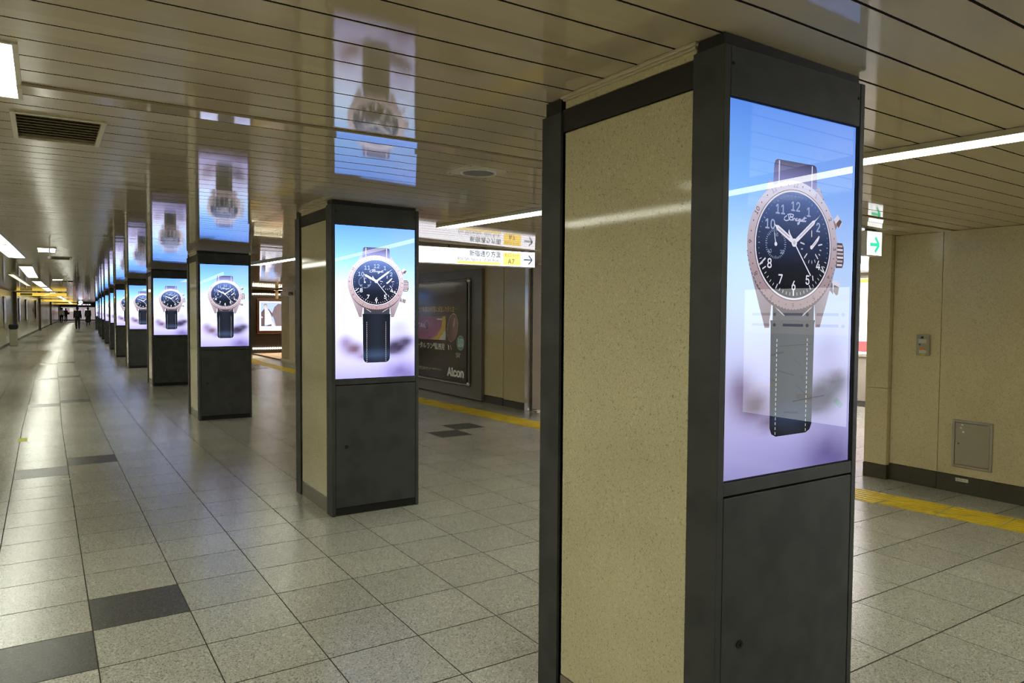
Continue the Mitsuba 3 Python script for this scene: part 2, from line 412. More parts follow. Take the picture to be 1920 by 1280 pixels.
wl = thing('wall_left', 'long pale stone wall on the far left with lit notices and dark posts', kind='structure')
put('face', ply(bent_wall(-1.9, -9, E_END, .0, 2.6, 1), 'mat_plaster'), wl)
put('skirting', ply(bent_wall(-1.885, -9, E_END, .0, .12, 1, th=.015), 'mat_skirt'), wl)
for y in list(np.arange(31, 112, 2.6)):           # stone panels with open joints
    m = bent_wall(-1.878, y + .012, min(y + 2.588, E_END), .125, 2.44, 1, step=1.3, th=.02)
    put('stone_panel', ply(m, 'mat_wallstone'), wl)
for yy in (42.6, 66.5, 88.0):
    put('dark_post', ply(B(-1.89 + bend(yy), -1.76 + bend(yy), yy - .35, yy + .35, 0, 2.45), 'mat_brown'), wl, label='dark brown post')
wb = thing('wall_back', 'plain wall closing the passage behind the viewpoint', kind='structure')
put('face', ply(B(-2.3, 13, -9.1, -9.0, 0, 2.6), 'mat_plaster'), wb)
we = thing('wall_end', 'pale wall at the far end of the passage', kind='structure')
put('face', ply(B(bend(E_END) - 2.3, bend(E_END) + 9, E_END, E_END + .1, 0, 2.6), 'mat_plaster'), we)
put('beam', ply(B(bend(120) - 2, bend(120) + 3.0, 119.8, 120.1, 1.98, 2.2), 'mat_lampdark'), we, label='dark overhead beam')

# right wall: stone panels beside the camera's right edge, pilaster, open side passage, far wall
wr = thing('wall_right', 'polished beige stone wall panels with a black skirting on the right', kind='structure')
put('core', ply(B(7.03, 7.2, -9, 3.98, 0, 2.44), 'mat_joint'), wr)
edges = [-9, -6.9, -4.8, -2.7, -.6, 1.5, 3.515, 3.972]
for a, b in zip(edges[:-1], edges[1:]):
    put('stone_panel', ply(CB(7.0, 7.04, a + .002, b - .002, .162, 2.392, .0015), 'mat_wallstone'), wr)
    put('skirting_stone', ply(CB(6.993, 7.04, a + .001, b - .001, 0, .16, .002), 'mat_skirt'), wr)
put('pilaster_panel', ply(CB(6.945, 7.2, 3.974, 4.205, .90, 2.395, .002), 'mat_wallstone'), wr)
put('pilaster_panel', ply(CB(6.945, 7.2, 3.974, 4.205, .142, .897, .002), 'mat_wallstone'), wr)
put('pilaster_skirting', ply(CB(6.937, 7.2, 3.966, 4.207, 0, .14, .002), 'mat_skirt'), wr)
# wall beyond the side passage
wf = thing('wall_far_right', 'beige stone wall between the side passage and the dark poster frame', kind='structure')
put('core', ply(B(6.70, 6.9, 9.93, 22.3, 0, 2.43), 'mat_joint'), wf)
for i, (a, b) in enumerate(zip([9.935, 10.63, 11.26], [10.627, 11.257, 15.5])):
    x = 6.675 - .012 * i if i < 2 else 6.66
    put('stone_panel', ply(CB(x, 6.72, a, b, .135 if i else .118, 2.405, .0015), 'mat_wallstone'), wf)
    put('skirting_stone', ply(CB(x - .008, 6.72, a, b, 0, .133 if i else .116, .002), 'mat_skirt'), wf)
for a in np.arange(15.5, 22.2, 1.36):
    put('stone_panel', ply(CB(6.56, 6.72, a + .002, a + 1.358, .135, 2.405, .0015), 'mat_wallstone'), wf)
    put('skirting_stone', ply(CB(6.552, 6.72, a + .001, a + 1.359, 0, .133, .002), 'mat_skirt'), wf)
wh = thing('wall_hidden_right', 'right wall beyond the shop front', kind='structure')
put('face', ply(bent_wall(6.45, 28.3, E_END, 0, 2.6, -1), 'mat_plaster'), wh)
# side passage
wp = thing('wall_passage', 'light walls of the bright side passage', kind='structure')
put('near_side', ply(B(7.2, 13.0, 3.9, 4.1, 0, 2.4), 'mat_plaster'), wp)
put('far_side', ply(B(6.9, 13.0, 9.93, 10.1, 0, 2.4), 'mat_plaster'), wp)
put('end', ply(B(12.9, 13.0, 4.1, 9.93, 0, 2.6), 'mat_plaster'), wp)
wpc = thing('ceiling_passage', 'flat white ceiling of the side passage', kind='structure')
put('board', ply(B(7.16, 12.9, 4.1, 9.93, 2.40, 2.418), 'mat_white'), wpc)

# stainless shutter guide and panel on the passage corner
sg = thing('shutter_guide', 'slim stainless post and brushed panel with painted reflection on the corner of the side passage', 'shutter')
put('post', ply(cat_(CB(6.64, 6.70, 9.83, 9.925, 0, 2.38, .003)), 'mat_chrome'), sg)
put('channel', ply(B(6.70, 6.74, 9.79, 9.83, 0, 2.38), 'mat_lampdark'), sg)
put('panel', ply(CB(6.70, 6.74, 8.95, 9.785, .05, 2.38, .003), 'mat_panel_sheen'), sg)
put('floor_plate', ply(CB(6.66, 6.80, 9.3, 9.75, 0.0005, .006, .001), 'mat_chrome'), sg)

# ------------------------------------------------------------------ the advertising picture on the pillar screens
SW, SH = 0.685, 1.21
STOPS_T = [0, .10, .22, .34, .46, .60, .78, 1.0]
STOPS_C = np.array([srgb(*c) for c in [(150, 146, 202), (176, 172, 224), (190, 187, 230), (198, 204, 244), (196, 216, 254), (184, 216, 255), (128, 182, 252), (90, 143, 236)]])
def sky_col(x, y):
    t = y / SH
    c = np.array([np.interp(t, STOPS_T, STOPS_C[:, k]) for k in range(3)])
    w = np.exp(-((x - .10) / .22) ** 2) * np.exp(-((t - .52) / .22) ** 2)
    c = c * (1 + .25 * w)
    v = np.exp(-((x - .62) / .2) ** 2) * np.exp(-((t - .8) / .3) ** 2)
    c = c * (1 - .3 * v) + np.array(srgb(150, 165, 240)) * .3 * v
    def blob(cx, cy, sx, sy, col, a):
        nonlocal c
        n = .9 + .9 * float(meshkit.fbm(np.array([[x * 9, y * 9, 3.0]]), 3)[0])
        k = min(1, a * n * math.exp(-((x - cx) / sx) ** 2 - ((y - cy) / sy) ** 2))
        c = c * (1 - k) + np.array(srgb(*col)) * k
    blob(.525, .245, .10, .06, (46, 40, 62), 1.0)
    blob(.600, .290, .070, .040, (58, 50, 78), .9)
    blob(.480, .215, .06, .03, (66, 58, 84), .8)
    blob(.55, .40, .10, .07, (150, 140, 196), .5)
    blob(.16, .235, .085, .05, (104, 82, 102), .8)
    blob(.09, .29, .06, .06, (120, 100, 134), .6)
    blob(.23, .175, .05, .03, (118, 98, 122), .65)
    blob(.57, .03, .14, .10, (100, 90, 146), .7)
    return c
DX, DY, RX, RY = .347, .768, .198, .179
def polar(a, r, k=1.0): return (DX + math.cos(math.radians(a)) * r * RX, DY + math.sin(math.radians(a)) * r * RY)
def dial_col(x, y):
    t = np.clip((y - (DY - RY)) / (2 * RY), 0, 1)
    return np.array([np.interp(t, [0, .3, .62, .85, 1], [.006, .010, .032, .075, .125]), np.interp(t, [0, .3, .62, .85, 1], [.007, .013, .050, .12, .19]), np.interp(t, [0, .3, .62, .85, 1], [.010, .026, .125, .29, .45])])
def bezel_col(x, y):
    t = np.clip((y - (DY - .218)) / .436, 0, 1)
    return np.array([np.interp(t, [0, .35, .7, 1], [.29, .41, .54, .68]), np.interp(t, [0, .35, .7, 1], [.205, .315, .48, .68]), np.interp(t, [0, .35, .7, 1], [.22, .35, .58, .86])])
def strap_col(x, y):
    u = (x - .349) / .116
    k = math.exp(-((y - .185) / .035) ** 2)
    return np.array([.008, .010, .016]) * (1.6 - .9 * abs(u)) + np.array([.02, .035, .075]) * k * (1 - .5 * u * u)
def topstrap_col(x, y):
    k = np.clip((1.048 - y) / .08, 0, 1)
    return np.array([.06 + .22 * k, .06 + .23 * k, .14 + .45 * k])
def lug_col(x, y):
    t = np.clip((y - .49) / .5, 0, 1)
    k = .62 + .5 * abs((x - .349) / .2); return (np.array([.22, .165, .18]) * (1 - t) + np.array([.48, .48, .66]) * t) * k
WHITE, OFFW, INK = np.array([.74, .74, .86]), np.array([.62, .62, .72]), np.array([.05, .045, .06])
L = []
def lay(g, col, cell=None): L.append((g, col, cell))
HX, HY = .346, .777
# hands
lay(ell(HX, HY, .0065, .0065), OFFW * .8)
lay(ell(HX, HY, .0145, .014), WHITE)
lay(unary_union([PG([(HX - .0035, HY), (HX + .0035, HY), (.4415, .6695), (.437, .667)]), PG([(.4335, .681), (.447, .6735), (.4505, .6525), (.4565, .6505), (.4525, .669), (.441, .668)]),
                 PG([(HX - .005, HY), (HX + .005, HY), (.3235, .806), (.3155, .821), (.313, .809)])]), WHITE)
def baton(x0, y0, x1, y1, x2, y2, w):
    d = np.array([x2 - x0, y2 - y0]); d /= np.hypot(*d); n = np.array([-d[1], d[0]])
    a, b, e = np.array([x0, y0]), np.array([x1, y1]), np.array([x2, y2])
    return PG([a - n * w * .55, a + n * w * .55, a + d * .018 + n * w, b + n * w, b + d * .012 + n * w * .3, e, b + d * .012 - n * w * .3, b - n * w, a + d * .018 - n * w])
mh, hh = baton(HX, HY, .449, .852, .487, .880, .0075), baton(HX, HY, .257, .8225, .236, .836, .0085)
lay(stroke([(.375, .798), (.445, .849)], .004), np.array([.45, .44, .56])); lay(mh, WHITE)
lay(stroke([(.318, .7925), (.262, .820)], .0045), np.array([.42, .40, .52])); lay(hh, WHITE)
# small dials
lay(unary_union([ell(.249, .7675, .0072, .0068), PG([(.2465, .768), (.2515, .768), (.2385, .811), (.2375, .811)])]), WHITE)
lay(stroke([(.447, .772), (.470, .788)], .004), np.array([.5, .45, .5])); lay(unary_union([ell(.4405, .766, .0075, .007), PG([(.437, .769), (.447, .762), (.476, .788), (.487, .806), (.468, .796)])]), WHITE)
for a in range(0, 360, 9):
    c, s = math.cos(math.radians(a)), math.sin(math.radians(a)); r0 = .047 if a % 45 else .043
    lay(stroke([(.249 + r0 * c, .768 + r0 * s * .93), (.249 + .053 * c, .768 + .053 * s * .93)], .0022), np.array([.33, .42, .62]))
for t, x, y in (('60', .249, .793), ('40', .217, .737), ('20', .281, .737)): lay(at(glyphs(t, .0125, anchor='m'), x, y), np.array([.42, .48, .66]))
for a, r in ((45, .05), (90, .05), (12, .052), (168, .052), (-48, .047), (-132, .047)):
    c, s = math.cos(math.radians(a)), math.sin(math.radians(a))
    lay(stroke([(.440 + (r - .011) * c, .7675 + (r - .011) * s * .93), (.440 + (r + .009) * c, .7675 + (r + .009) * s * .93)], .0052), np.array([.6, .55, .62]))
for a in (-10, -28, -66, -85, -104, 190): 
    c, s = math.cos(math.radians(a)), math.sin(math.radians(a))
    lay(stroke([(.440 + .049 * c, .7675 + .049 * s), (.440 + .056 * c, .7675 + .056 * s)], .0045), np.array([.4, .42, .55]))
# numerals, maker's script, minute marks
for t, x, y in (('12', .347, .899), ('11', .267, .884), ('1', .419, .886), ('2', .474, .837), ('10', .216, .832), ('8', .217, .703), ('7', .275, .652), ('6', .345, .632), ('5', .421, .653), ('4', .479, .706)):
    g = glyphs(t, .031, anchor='m', bold=2)
    lay(at(g, x, y - .0155), np.array([.70, .70, .80]) if y < .8 else np.array([.33, .40, .62]))
scr = []
def s_(pts): scr.append(stroke([(.287 + .112 * a, .850 + .024 * b) for a, b in pts], .0036))
s_([(.14, .62), (.04, .35), (.02, .05), (.12, -.10), (.26, .10), (.32, .70), (.30, .95), (.22, .75), (.24, .30), (.34, .05), (.44, .2), (.42, .45), (.30, .50), (.45, .62), (.46, .85), (.34, .92), (.18, .80)])
s_([(.44, .05), (.49, .38), (.54, .34), (.56, .05), (.60, .22), (.64, .38), (.61, .40), (.59, .15), (.63, .03), (.69, .15)])
s_([(.76, .36), (.70, .30), (.69, .12), (.75, .10), (.78, .38), (.75, -.25), (.68, -.45), (.66, -.25), (.80, .1)])
s_([(.80, .36), (.80, .10), (.84, .06), (.87, .36), (.88, .06), (.91, .22), (.95, .36), (.92, .38), (.90, .14), (.95, .04), (.99, .2)])
s_([(1.0, .75), (.99, .15), (1.03, .06), (1.07, .2)]); s_([(.94, .55), (1.08, .60)])
lay(unary_union(scr), np.array([.52, .56, .78]))
for m in range(60):
    a = 90 - m * 6
    big = m % 5 == 0
    if 195 < a % 360 < 345:
        lay(stroke([polar(a, .855 if big else .895), polar(a, .955)], .0075 if big and m % 15 == 0 else .0045 if big else .0025, 2), np.array([.62, .62, .72]))
    else:
        lay(stroke([polar(a, .90 if big else .925), polar(a, .945)], .003, 2), np.array([.25, .32, .5]))
lay(stroke([polar(200, .80), polar(204, .99)], .006, 2), np.array([.6, .6, .7])); lay(stroke([polar(-25, .86), polar(-30, .99)], .006, 2), np.array([.6, .6, .7]))
lay(ell(DX, DY, RX, RY, 32), dial_col, .02)
lay(ell(DX, DY, RX + .006, RY + .006, 32), np.array([.72, .70, .82])); lay(ell(DX, DY - .001, RX + .0095, RY + .009, 32), np.array([.16, .11, .13]))
for i, t in enumerate(('12', '1', '2', '3', '4', '5', '6', '7', '8', '9', '10', '11')):
    a = 90 - 30 * i
    x, y = DX + math.cos(math.radians(a)) * .226, DY + math.sin(math.radians(a)) * .2035
    g = glyphs(t, .0165, anchor='m')
    lay(at(affinity.translate(g, 0, -.008), x, y, a - 90), INK if y < .87 else np.array([.3, .3, .42]))
    for k in (10, 20):
        b = math.radians(a - k)
        lay(ell(DX + math.cos(b) * .226, DY + math.sin(b) * .2035, .0024, .0022, 4), INK)
lay(ell(DX + .0, DY, .241, .2165, 36), bezel_col, .03)
for a in range(188, 354, 2):
    b = math.radians(a); lay(ell(DX + math.cos(b) * .2415, DY + math.sin(b) * .217, .0026, .0026, 3), np.array([.5, .42, .48]) if a % 4 else np.array([.12, .09, .1]))
# case, lugs, crown, pushers, straps
lay(ell(DX, DY - .013, .236, .2165, 32), lambda x, y: np.array([.075, .05, .052]) * (.6 + 1.2 * abs((x - DX) / .24)), .03)
lay(PG([(.20, .66), (.106, .735), (.118, .69), (.136, .645), (.155, .60), (.172, .557), (.188, .52), (.200, .489), (.224, .489), (.224, .515), (.236, .60)]).union(PG([(.50, .66), (.590, .735), (.578, .69), (.561, .645), (.543, .60), (.526, .557), (.510, .52), (.498, .489), (.471, .489), (.471, .515), (.460, .60)])), lug_col, .03)
lay(PG([(.224, .489), (.224, .52), (.229, .53), (.235, .575), (.25, .59), (.21, .60), (.21, .50)]).union(PG([(.471, .489), (.471, .52), (.466, .575), (.45, .59), (.49, .60), (.485, .50)])), np.array([.55, .45, .5]))
lay(stroke([(.25, .560), (.30, .530)], .004).union(stroke([(.45, .560), (.40, .530)], .004)), np.array([.5, .42, .45]))
lay(PG([(.228, .514), (.470, .514), (.4665, .5), (.4625, .152), (.452, .132), (.43, .1225), (.268, .1215), (.246, .131), (.236, .152), (.231, .5)]).difference(unary_union(
    [sbox(x - .002, y, x + .002, y + .0095) for x, x2 in ((.265, 0), (.429, 0)) for y in np.arange(.128, .455, .0165)])), strap_col, .03)
lay(sbox(.262, .125, .268, .46).union(sbox(.426, .125, .432, .46)), np.array([.5, .47, .42]))
lay(PG([(.240, .60), (.240, .514), (.462, .514), (.462, .60)]), np.array([.035, .035, .05]))
for k in range(6):
    y = .708 + k * .0135
    lay(sbox(.589, y, .628 - .003 * abs(k - 2.5), y + .007), np.array([.50, .40, .46]) if k % 2 else np.array([.68, .62, .72]))
lay(PG([(.583, .70), (.622, .702), (.630, .72), (.628, .775), (.618, .79), (.585, .79)]), np.array([.10, .075, .085]))
lay(PG([(.580, .858), (.600, .874), (.613, .866), (.595, .843)]), np.array([.13, .085, .09])); lay(PG([(.613, .866), (.617, .864), (.599, .840), (.595, .843)]), np.array([.62, .56, .62])); lay(PG([(.565, .871), (.588, .890), (.602, .875), (.578, .855)]), np.array([.66, .62, .72])); lay(PG([(.545, .848), (.568, .868), (.588, .850), (.570, .826)]), np.array([.26, .20, .22]))
lay(PG([(.576, .640), (.606, .632), (.600, .606), (.590, .602), (.572, .616)]), np.array([.22, .16, .17])); lay(PG([(.564, .648), (.577, .657), (.615, .645), (.606, .630), (.576, .636)]), np.array([.70, .66, .76])); lay(PG([(.545, .65), (.565, .648), (.572, .606), (.55, .62)]), np.array([.20, .15, .16]))
lay(PG([(.191, .938), (.212, .977), (.232, .965), (.25, .93)]).union(PG([(.504, .938), (.476, .980), (.46, .965), (.45, .93)])), lug_col, .03)
lay(PG([(.480, .972), (.488, .965), (.503, .935), (.497, .932)]), np.array([.05, .05, .06]))
lay(PG([(.229, .962), (.463, .967), (.463, .955), (.42, .975), (.28, .975), (.229, .95)]), np.array([.05, .04, .06]))
lay(sbox(.256, .962, .262, 1.044).union(sbox(.432, .962, .438, 1.044)), np.array([.62, .62, .85]))
lay(PG([(.229, .962), (.233, 1.030), (.240, 1.043), (.25, 1.047), (.446, 1.048), (.457, 1.043), (.462, 1.030), (.463, .967)]), topstrap_col, .02)
lay(PG([(.19, .62), (.19, .93), (.5, .93), (.5, .62)]), np.array([.4, .35, .4]))
lay(sbox(0, 0, SW, SH), sky_col, .0247)
pv, pf, pc = flat_picture(L)
pf = face_up(pv, pf)
SV = np.c_[pv[:, 0], np.zeros(len(pv)), pv[:, 1]]
def screen_shape(level):
    return ply((SV, pf), 'mat_screen', color=np.clip(pc, .002, 4) * level, emit={'type': 'mesh_attribute', 'name': 'vertex_color'})
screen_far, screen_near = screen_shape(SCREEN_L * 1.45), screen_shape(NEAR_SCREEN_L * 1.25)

# ------------------------------------------------------------------ pillars
PW, PD, PZ = 0.745, 0.973, 2.4555
SX0, SZ0, CDEP = 0.029, 1.0895, 0.130
def frame_parts():
    st, rp = SX0, SX0 + SW + .0015
    fr = [CB(0, st, 0, .03, 0, PZ, .0015), CB(0, .014, .02, CDEP, 0, PZ, .001),                        # left stile and side sheet
          CB(rp + .004, PW, 0, .03, 0, PZ, .0015), CB(PW - .014, PW, .02, CDEP, 0, PZ, .001),          # right stile and side sheet
          B(.010, PW - .010, .03, CDEP - .004, 2.0, PZ - .004)]
    head = CB(st + .002, rp + .002, 0.001, .025, SZ0 + SH + .003, PZ, .0012)
    rail = CB(st + .0005, rp + .003, 0.0015, .025, SZ0 - .046, SZ0 - .003, .0012)
    door = CB(st + .003, rp + .001, .001, .020, .066, SZ0 - .053, .0015)
    kick = B(st, rp + .004, .012, .03, 0, .064)
    reveal = cat_(B(st, st + .003, .012, .03, SZ0 - .003, SZ0 + SH + .003), B(rp, rp + .004, .004, .03, SZ0 - .003, SZ0 + SH + .003),
                  B(st, rp + .004, .005, .03, SZ0 + SH + .0005, SZ0 + SH + .003), B(st, rp + .004, .005, .03, SZ0 - .003, SZ0 - .0005), B(st, rp + .004, .021, .03, .06, SZ0 - .04))
    inset = B(.010, PW - .022, .012, CDEP - .01, PZ, PZ + .038)
    return cat_(*fr), head, rail, door, kick, reveal, inset
fr, head, rail, door, kick, reveal, inset = frame_parts()
key = cat_(trimesh.creation.annulus(.006, .0135, .006, transform=trimesh.transformations.rotation_matrix(math.pi / 2, [1, 0, 0])), B(-.0015, .0015, -.002, .002, -.005, .005))
key.apply_translation([.118, .0005, .548])
screw1 = cyl([.040, .0015, 2.401], [.040, -.0006, 2.401], .0058)
screw2 = cyl([.708, .0015, 2.401], [.708, -.0006, 2.401], .0058)
stone = cat_(CB(.0125, PW - .0125, CDEP - .002, PD - CDEP - .013, .121, PZ - .105, .004))
stone2 = CB(.0125, PW - .0125, CDEP - .002, PD - CDEP - .013, PZ - .012, PZ + .020, .003)
plinth = CB(.0105, PW - .0105, CDEP - .002, PD - CDEP - .013, 0.0005, .119, .002)
core = B(.03, PW - .03, CDEP - .03, PD - CDEP + .03, 0, PZ + .03)
band = CB(.009, PW - .009, CDEP - .001, PD - CDEP, PZ - .103, PZ - .013, .001)
trim = cat_(CB(.004, PW - .004, CDEP - .001, PD - CDEP - .005, PZ + .020, PZ + .028, .002), CB(-.006, PW + .006, CDEP - .012, PD - CDEP + .0, PZ + .028, PZ + .0405, .003))
def back_case():
    y0 = PD - CDEP
    return cat_(CB(0, .014, y0, PD, 0, PZ - .022, .001), CB(PW - .014, PW, y0, PD, 0, PZ - .022, .001), CB(0, PW, PD - .02, PD, 0, PZ - .022, .0015), B(.012, PW - .012, y0 + .03, PD - .02, .02, PZ - .03)), B(.012, PW - .012, y0 + .012, PD - .012, PZ - .022, PZ + .037)
bc, bi = back_case()
shp = dict(frame=ply(fr, 'mat_casing'), header_panel=ply(head, 'mat_casing'), middle_rail=ply(rail, 'mat_casing'), cabinet_door=ply(door, 'mat_casing'),
           toe_kick=ply(kick, 'mat_black'), screen_reveal=ply(reveal, 'mat_black'), top_gap=ply(inset, 'mat_trimblack'), keyhole=ply(key, 'mat_black'), screw=ply(screw1, 'mat_black'), screw_b=ply(screw2, 'mat_black'),
           stone_panel=ply(stone, 'mat_terrazzo'), stone_b=ply(stone2, 'mat_terrazzo'), plinth=ply(plinth, 'mat_plinth'), core=ply(core, 'mat_black'), band=ply(band, 'mat_trimblack'),
           trim=ply(trim, 'mat_cream'), rear=ply(bc, 'mat_casing'), rear_gap=ply(bi, 'mat_trimblack'))
PIL = [(1.771, 1.5527, 0), (1.884, 5.5235, 0), (1.893, 11.40, 0), (1.925, 17.10, .004), (1.955, 22.65, .008), (2.045, 28.1, .016), (2.235, 33.6, .03), (2.425, 39.6, .034), (2.635, 45.4, .036),
       (2.800, 50.3, .036), (3.05, 56.0, .04), (3.49, 67.5, .04)]
ORD = ['Nearest stone pillar with a large watch advertisement screen at the right foreground', 'Second stone pillar from the front, watch screen with the contact lens poster showing behind it',
       'Third stone pillar from the front, whose watch screen stands left of the bulb-lit shop front', 'Fourth pillar from the front, watch shown whole behind the third pillar\'s edge', 'Fifth pillar from the front, its watch cut at the right by the fourth pillar',
       'Sixth pillar from the front, only the left rim of its watch showing', 'Seventh pillar from the front, a narrow strip of pale blue screen', 'Eighth pillar from the front in the receding row', 'Ninth pillar from the front in the receding row',
       'Tenth pillar from the front in the receding row', 'Eleventh pillar from the front, nearly hidden by the tenth', 'Last visible pillar of the row, beside the walking people in the distance']
def pillar(i, x, y, rot, level):
    p = thing('display_pillar', ORD[i], 'pillar', 'pillars with watch advertisement screens')
    tw = T().translate([x, y, 0]).rotate([0, 0, 1], -math.degrees(rot))
    put('casing_frame', shp['frame'], p, to_world=tw, label='dark grey metal casing around the screen')
    put('header_panel', shp['header_panel'], p, to_world=tw)
    put('middle_rail', shp['middle_rail'], p, to_world=tw)
    dk = put('cabinet_door', shp['cabinet_door'], p, to_world=tw, label='dark grey cabinet door below the screen')
    put('keyhole', shp['keyhole'], dk, to_world=tw, label='round black lock')
    put('toe_kick', shp['toe_kick'], p, to_world=tw, label='black recessed base')
    put('screen_surround', shp['screen_reveal'], p, to_world=tw)
    put('top_gap', shp['top_gap'], p, to_world=tw)
    if i < 2:
        put('screw', shp['screw'], p, to_world=tw); put('screw', shp['screw_b'], p, to_world=tw)
    put('stone_panel', shp['stone_panel'], p, to_world=tw, label='speckled cream terrazzo side')
    put('stone_collar', shp['stone_b'], p, to_world=tw)
    put('plinth', shp['plinth'], p, to_world=tw, label='brown stone plinth')
    put('core', shp['core'], p, to_world=tw)
    put('dark_band', shp['band'], p, to_world=tw, label='black metal band at the top of the stone')
    put('ceiling_trim', shp['trim'], p, to_world=tw, label='thin cream trim against the ceiling')
    put('rear_casing', shp['rear'], p, to_world=tw); put('rear_top_gap', shp['rear_gap'], p, to_world=tw)
    put('screen', level, p, to_world=tw @ T().translate([SX0, .0135, SZ0]), label='lit screen with a pilot watch on a black strap before a cloudy sky')
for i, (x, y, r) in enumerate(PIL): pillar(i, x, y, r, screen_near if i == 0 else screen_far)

# ------------------------------------------------------------------ ceiling lamps
def lamp_run(x0, y0, x1, y1, w, L, label, group, cap=.012, depth=.026, z=None):
    ln = math.hypot(x1 - x0, y1 - y0); ang = math.degrees(math.atan2(x1 - x0, y1 - y0))
    zc = (ceil_z((x0 + x1) / 2) if z is None else z) - .0005
    slope = math.degrees(math.atan2(ceil_z(x1) - ceil_z(x0), ln))
    k = thing('ceiling_lamp', label, 'ceiling lamp', group)
    tw = T().translate([x0, y0, ceil_z(x0) - .0005 if z is None else z]) @ T().rotate([0, 0, 1], -ang) @ T().rotate([1, 0, 0], slope)
    h = w / 2
    put('housing', ply(cat_(B(-h, -h + .006, 0, ln, -depth, 0), B(h - .006, h, 0, ln, -depth, 0), B(-h, h, 0, cap, -depth, 0), B(-h, h, ln - cap, ln, -depth, 0)), 'mat_lampframe'), k, to_world=tw, label='shallow housing')
    v, f = quad((-h + .006, cap, -depth + .002), (-h + .006, ln - cap, -depth + .002), (h - .006, ln - cap, -depth + .002), (h - .006, cap, -depth + .002))
    put('diffuser', ply((v, f), 'mat_white', emit=LAMP * L), k, to_world=tw, label='glowing diffuser')
RUNS = [(-7.0, -4.1), (-3.2, -.3), (-.2, 2.75), (2.78, 5.8), (8.7, 11.68), (11.74, 14.62), (17.45, 20.4), (20.46, 23.5), (26.5, 29.7), (29.76, 33.0), (34.4, 37.6), (37.66, 40.8), (44, 50), (53, 59), (62, 68), (71, 77), (81, 87), (92, 98), (104, 110)]
NTH = ['first', 'second', 'third', 'fourth', 'fifth', 'sixth', 'seventh', 'eighth', 'ninth', 'tenth', 'eleventh', 'twelfth', 'thirteenth']
for i, (a, b) in enumerate(RUNS):
    ex = lambda y: -.385 + bend(y) + float(np.interp(y, [0, 5, 8.7, 11.7, 14.6, 17, 30, 45], [-.40, -.385, -.19, -.07, .0, .04, .06, .06]))
    nm = {4: 'long ceiling lamp at the left edge, nearer half of the first lit run', 5: 'long ceiling lamp at the left edge, farther half of the first lit run'}.get(i)
    vis = i - 6
    nm = nm or (f'lit lamp over the left aisle, {NTH[vis]} beyond the run at the left edge' if vis >= 0 else f'{NTH[i]} ceiling lamp out of view over the left aisle')
    xa, xb = ex(a), ex(b)
    lamp_run(xa, a, xb, b, .235, LEFT_L, nm, 'ceiling lamps along the left aisle')
RL = [((4.15, -3.6), (3.765, 1.27), 'strip lamp over the right aisle behind the viewpoint'), ((3.763, 1.29), (3.31, 6.38), 'long strip lamp crossing behind the nearest pillar on the right'), ((3.37, 11.2), (3.23, 13.7), 'short strip lamp seen between the second and third pillars')]
for a, b, nm in RL: lamp_run(a[0], a[1], b[0], b[1], .19, RIGHT_L, nm, 'strip lamps along the right aisle')
for i, y in enumerate((18, 26, 34, 44, 54, 64, 76, 90)): lamp_run(3.3 + bend(y), y, 3.3 + bend(y + 5), y + 5, .19, RIGHT_L, f'{NTH[i]} strip lamp added unseen behind the far pillars of the right aisle', 'strip lamps along the right aisle')  # hidden lamps added to light the far right aisle

lamp_run(-.67, 21.6, -.45, 32.0, .13, .8, 'dim slanting lamp by the left wall beside the second lit run', 'ceiling lamps along the left aisle')

# recessed troffers over the left aisle
def troffer(x0, x1, y0, y1, L, label):
    k = thing('recessed_light', label, 'recessed light', 'recessed square lights over the left aisle')
    z, f = ceil_z(0), .016
    put('frame', ply(cat_(B(x0, x0 + f, y0, y1, z - .006, z + .004), B(x1 - f, x1, y0, y1, z - .006, z + .004), B(x0 + f, x1 - f, y0, y0 + f, z - .006, z + .004), B(x0 + f, x1 - f, y1 - f, y1, z - .006, z + .004)), 'mat_lampframe'), k)
    zt = z + .035
    xs0, xs1, ys0, ys1 = x0 + f, x1 - f, y0 + f, y1 - f
    put('reflector', ply(cat_(B(xs0 - .004, xs0, ys0, ys1, z, zt), B(xs1, xs1 + .004, ys0, ys1, z, zt), B(xs0, xs1, ys0 - .004, ys0, z, zt), B(xs0, xs1, ys1, ys1 + .004, z, zt)), 'mat_white'), k)
    v, fc = quad((xs0, ys0, zt - .012), (xs0, ys1, zt - .012), (xs1, ys1, zt - .012), (xs1, ys0, zt - .012))
    put('diffuser', ply((v, fc), 'mat_white', emit=LAMP * L), k)
troffer(-.66, -.058, 2.915, 3.675, 7.0, 'recessed square light in the top left corner of the view')
def surface_light(x0, x1, y0, y1, L, label):
    k = thing('recessed_light', label, 'recessed light', 'recessed square lights over the left aisle')
    z = ceil_z(0)
    put('frame', ply(cat_(B(x0, x0 + .01, y0, y1, z - .014, z - .001), B(x1 - .01, x1, y0, y1, z - .014, z - .001), B(x0, x1, y0, y0 + .01, z - .014, z - .001), B(x0, x1, y1 - .01, y1, z - .014, z - .001)), 'mat_lampframe'), k)
    v, fc = quad((x0 + .01, y0 + .01, z - .011), (x0 + .01, y1 - .01, z - .011), (x1 - .01, y1 - .01, z - .011), (x1 - .01, y0 + .01, z - .011))
    put('diffuser', ply((v, fc), 'mat_white', emit=LAMP * L), k)
surface_light(-.07, .165, 12.2, 13.1, 6.0, 'small rectangular light just before the second air vent on the left')
surface_light(.22, .48, 24.5, 25.75, 6.0, 'small rectangular light far down the left aisle beyond the second air vent')

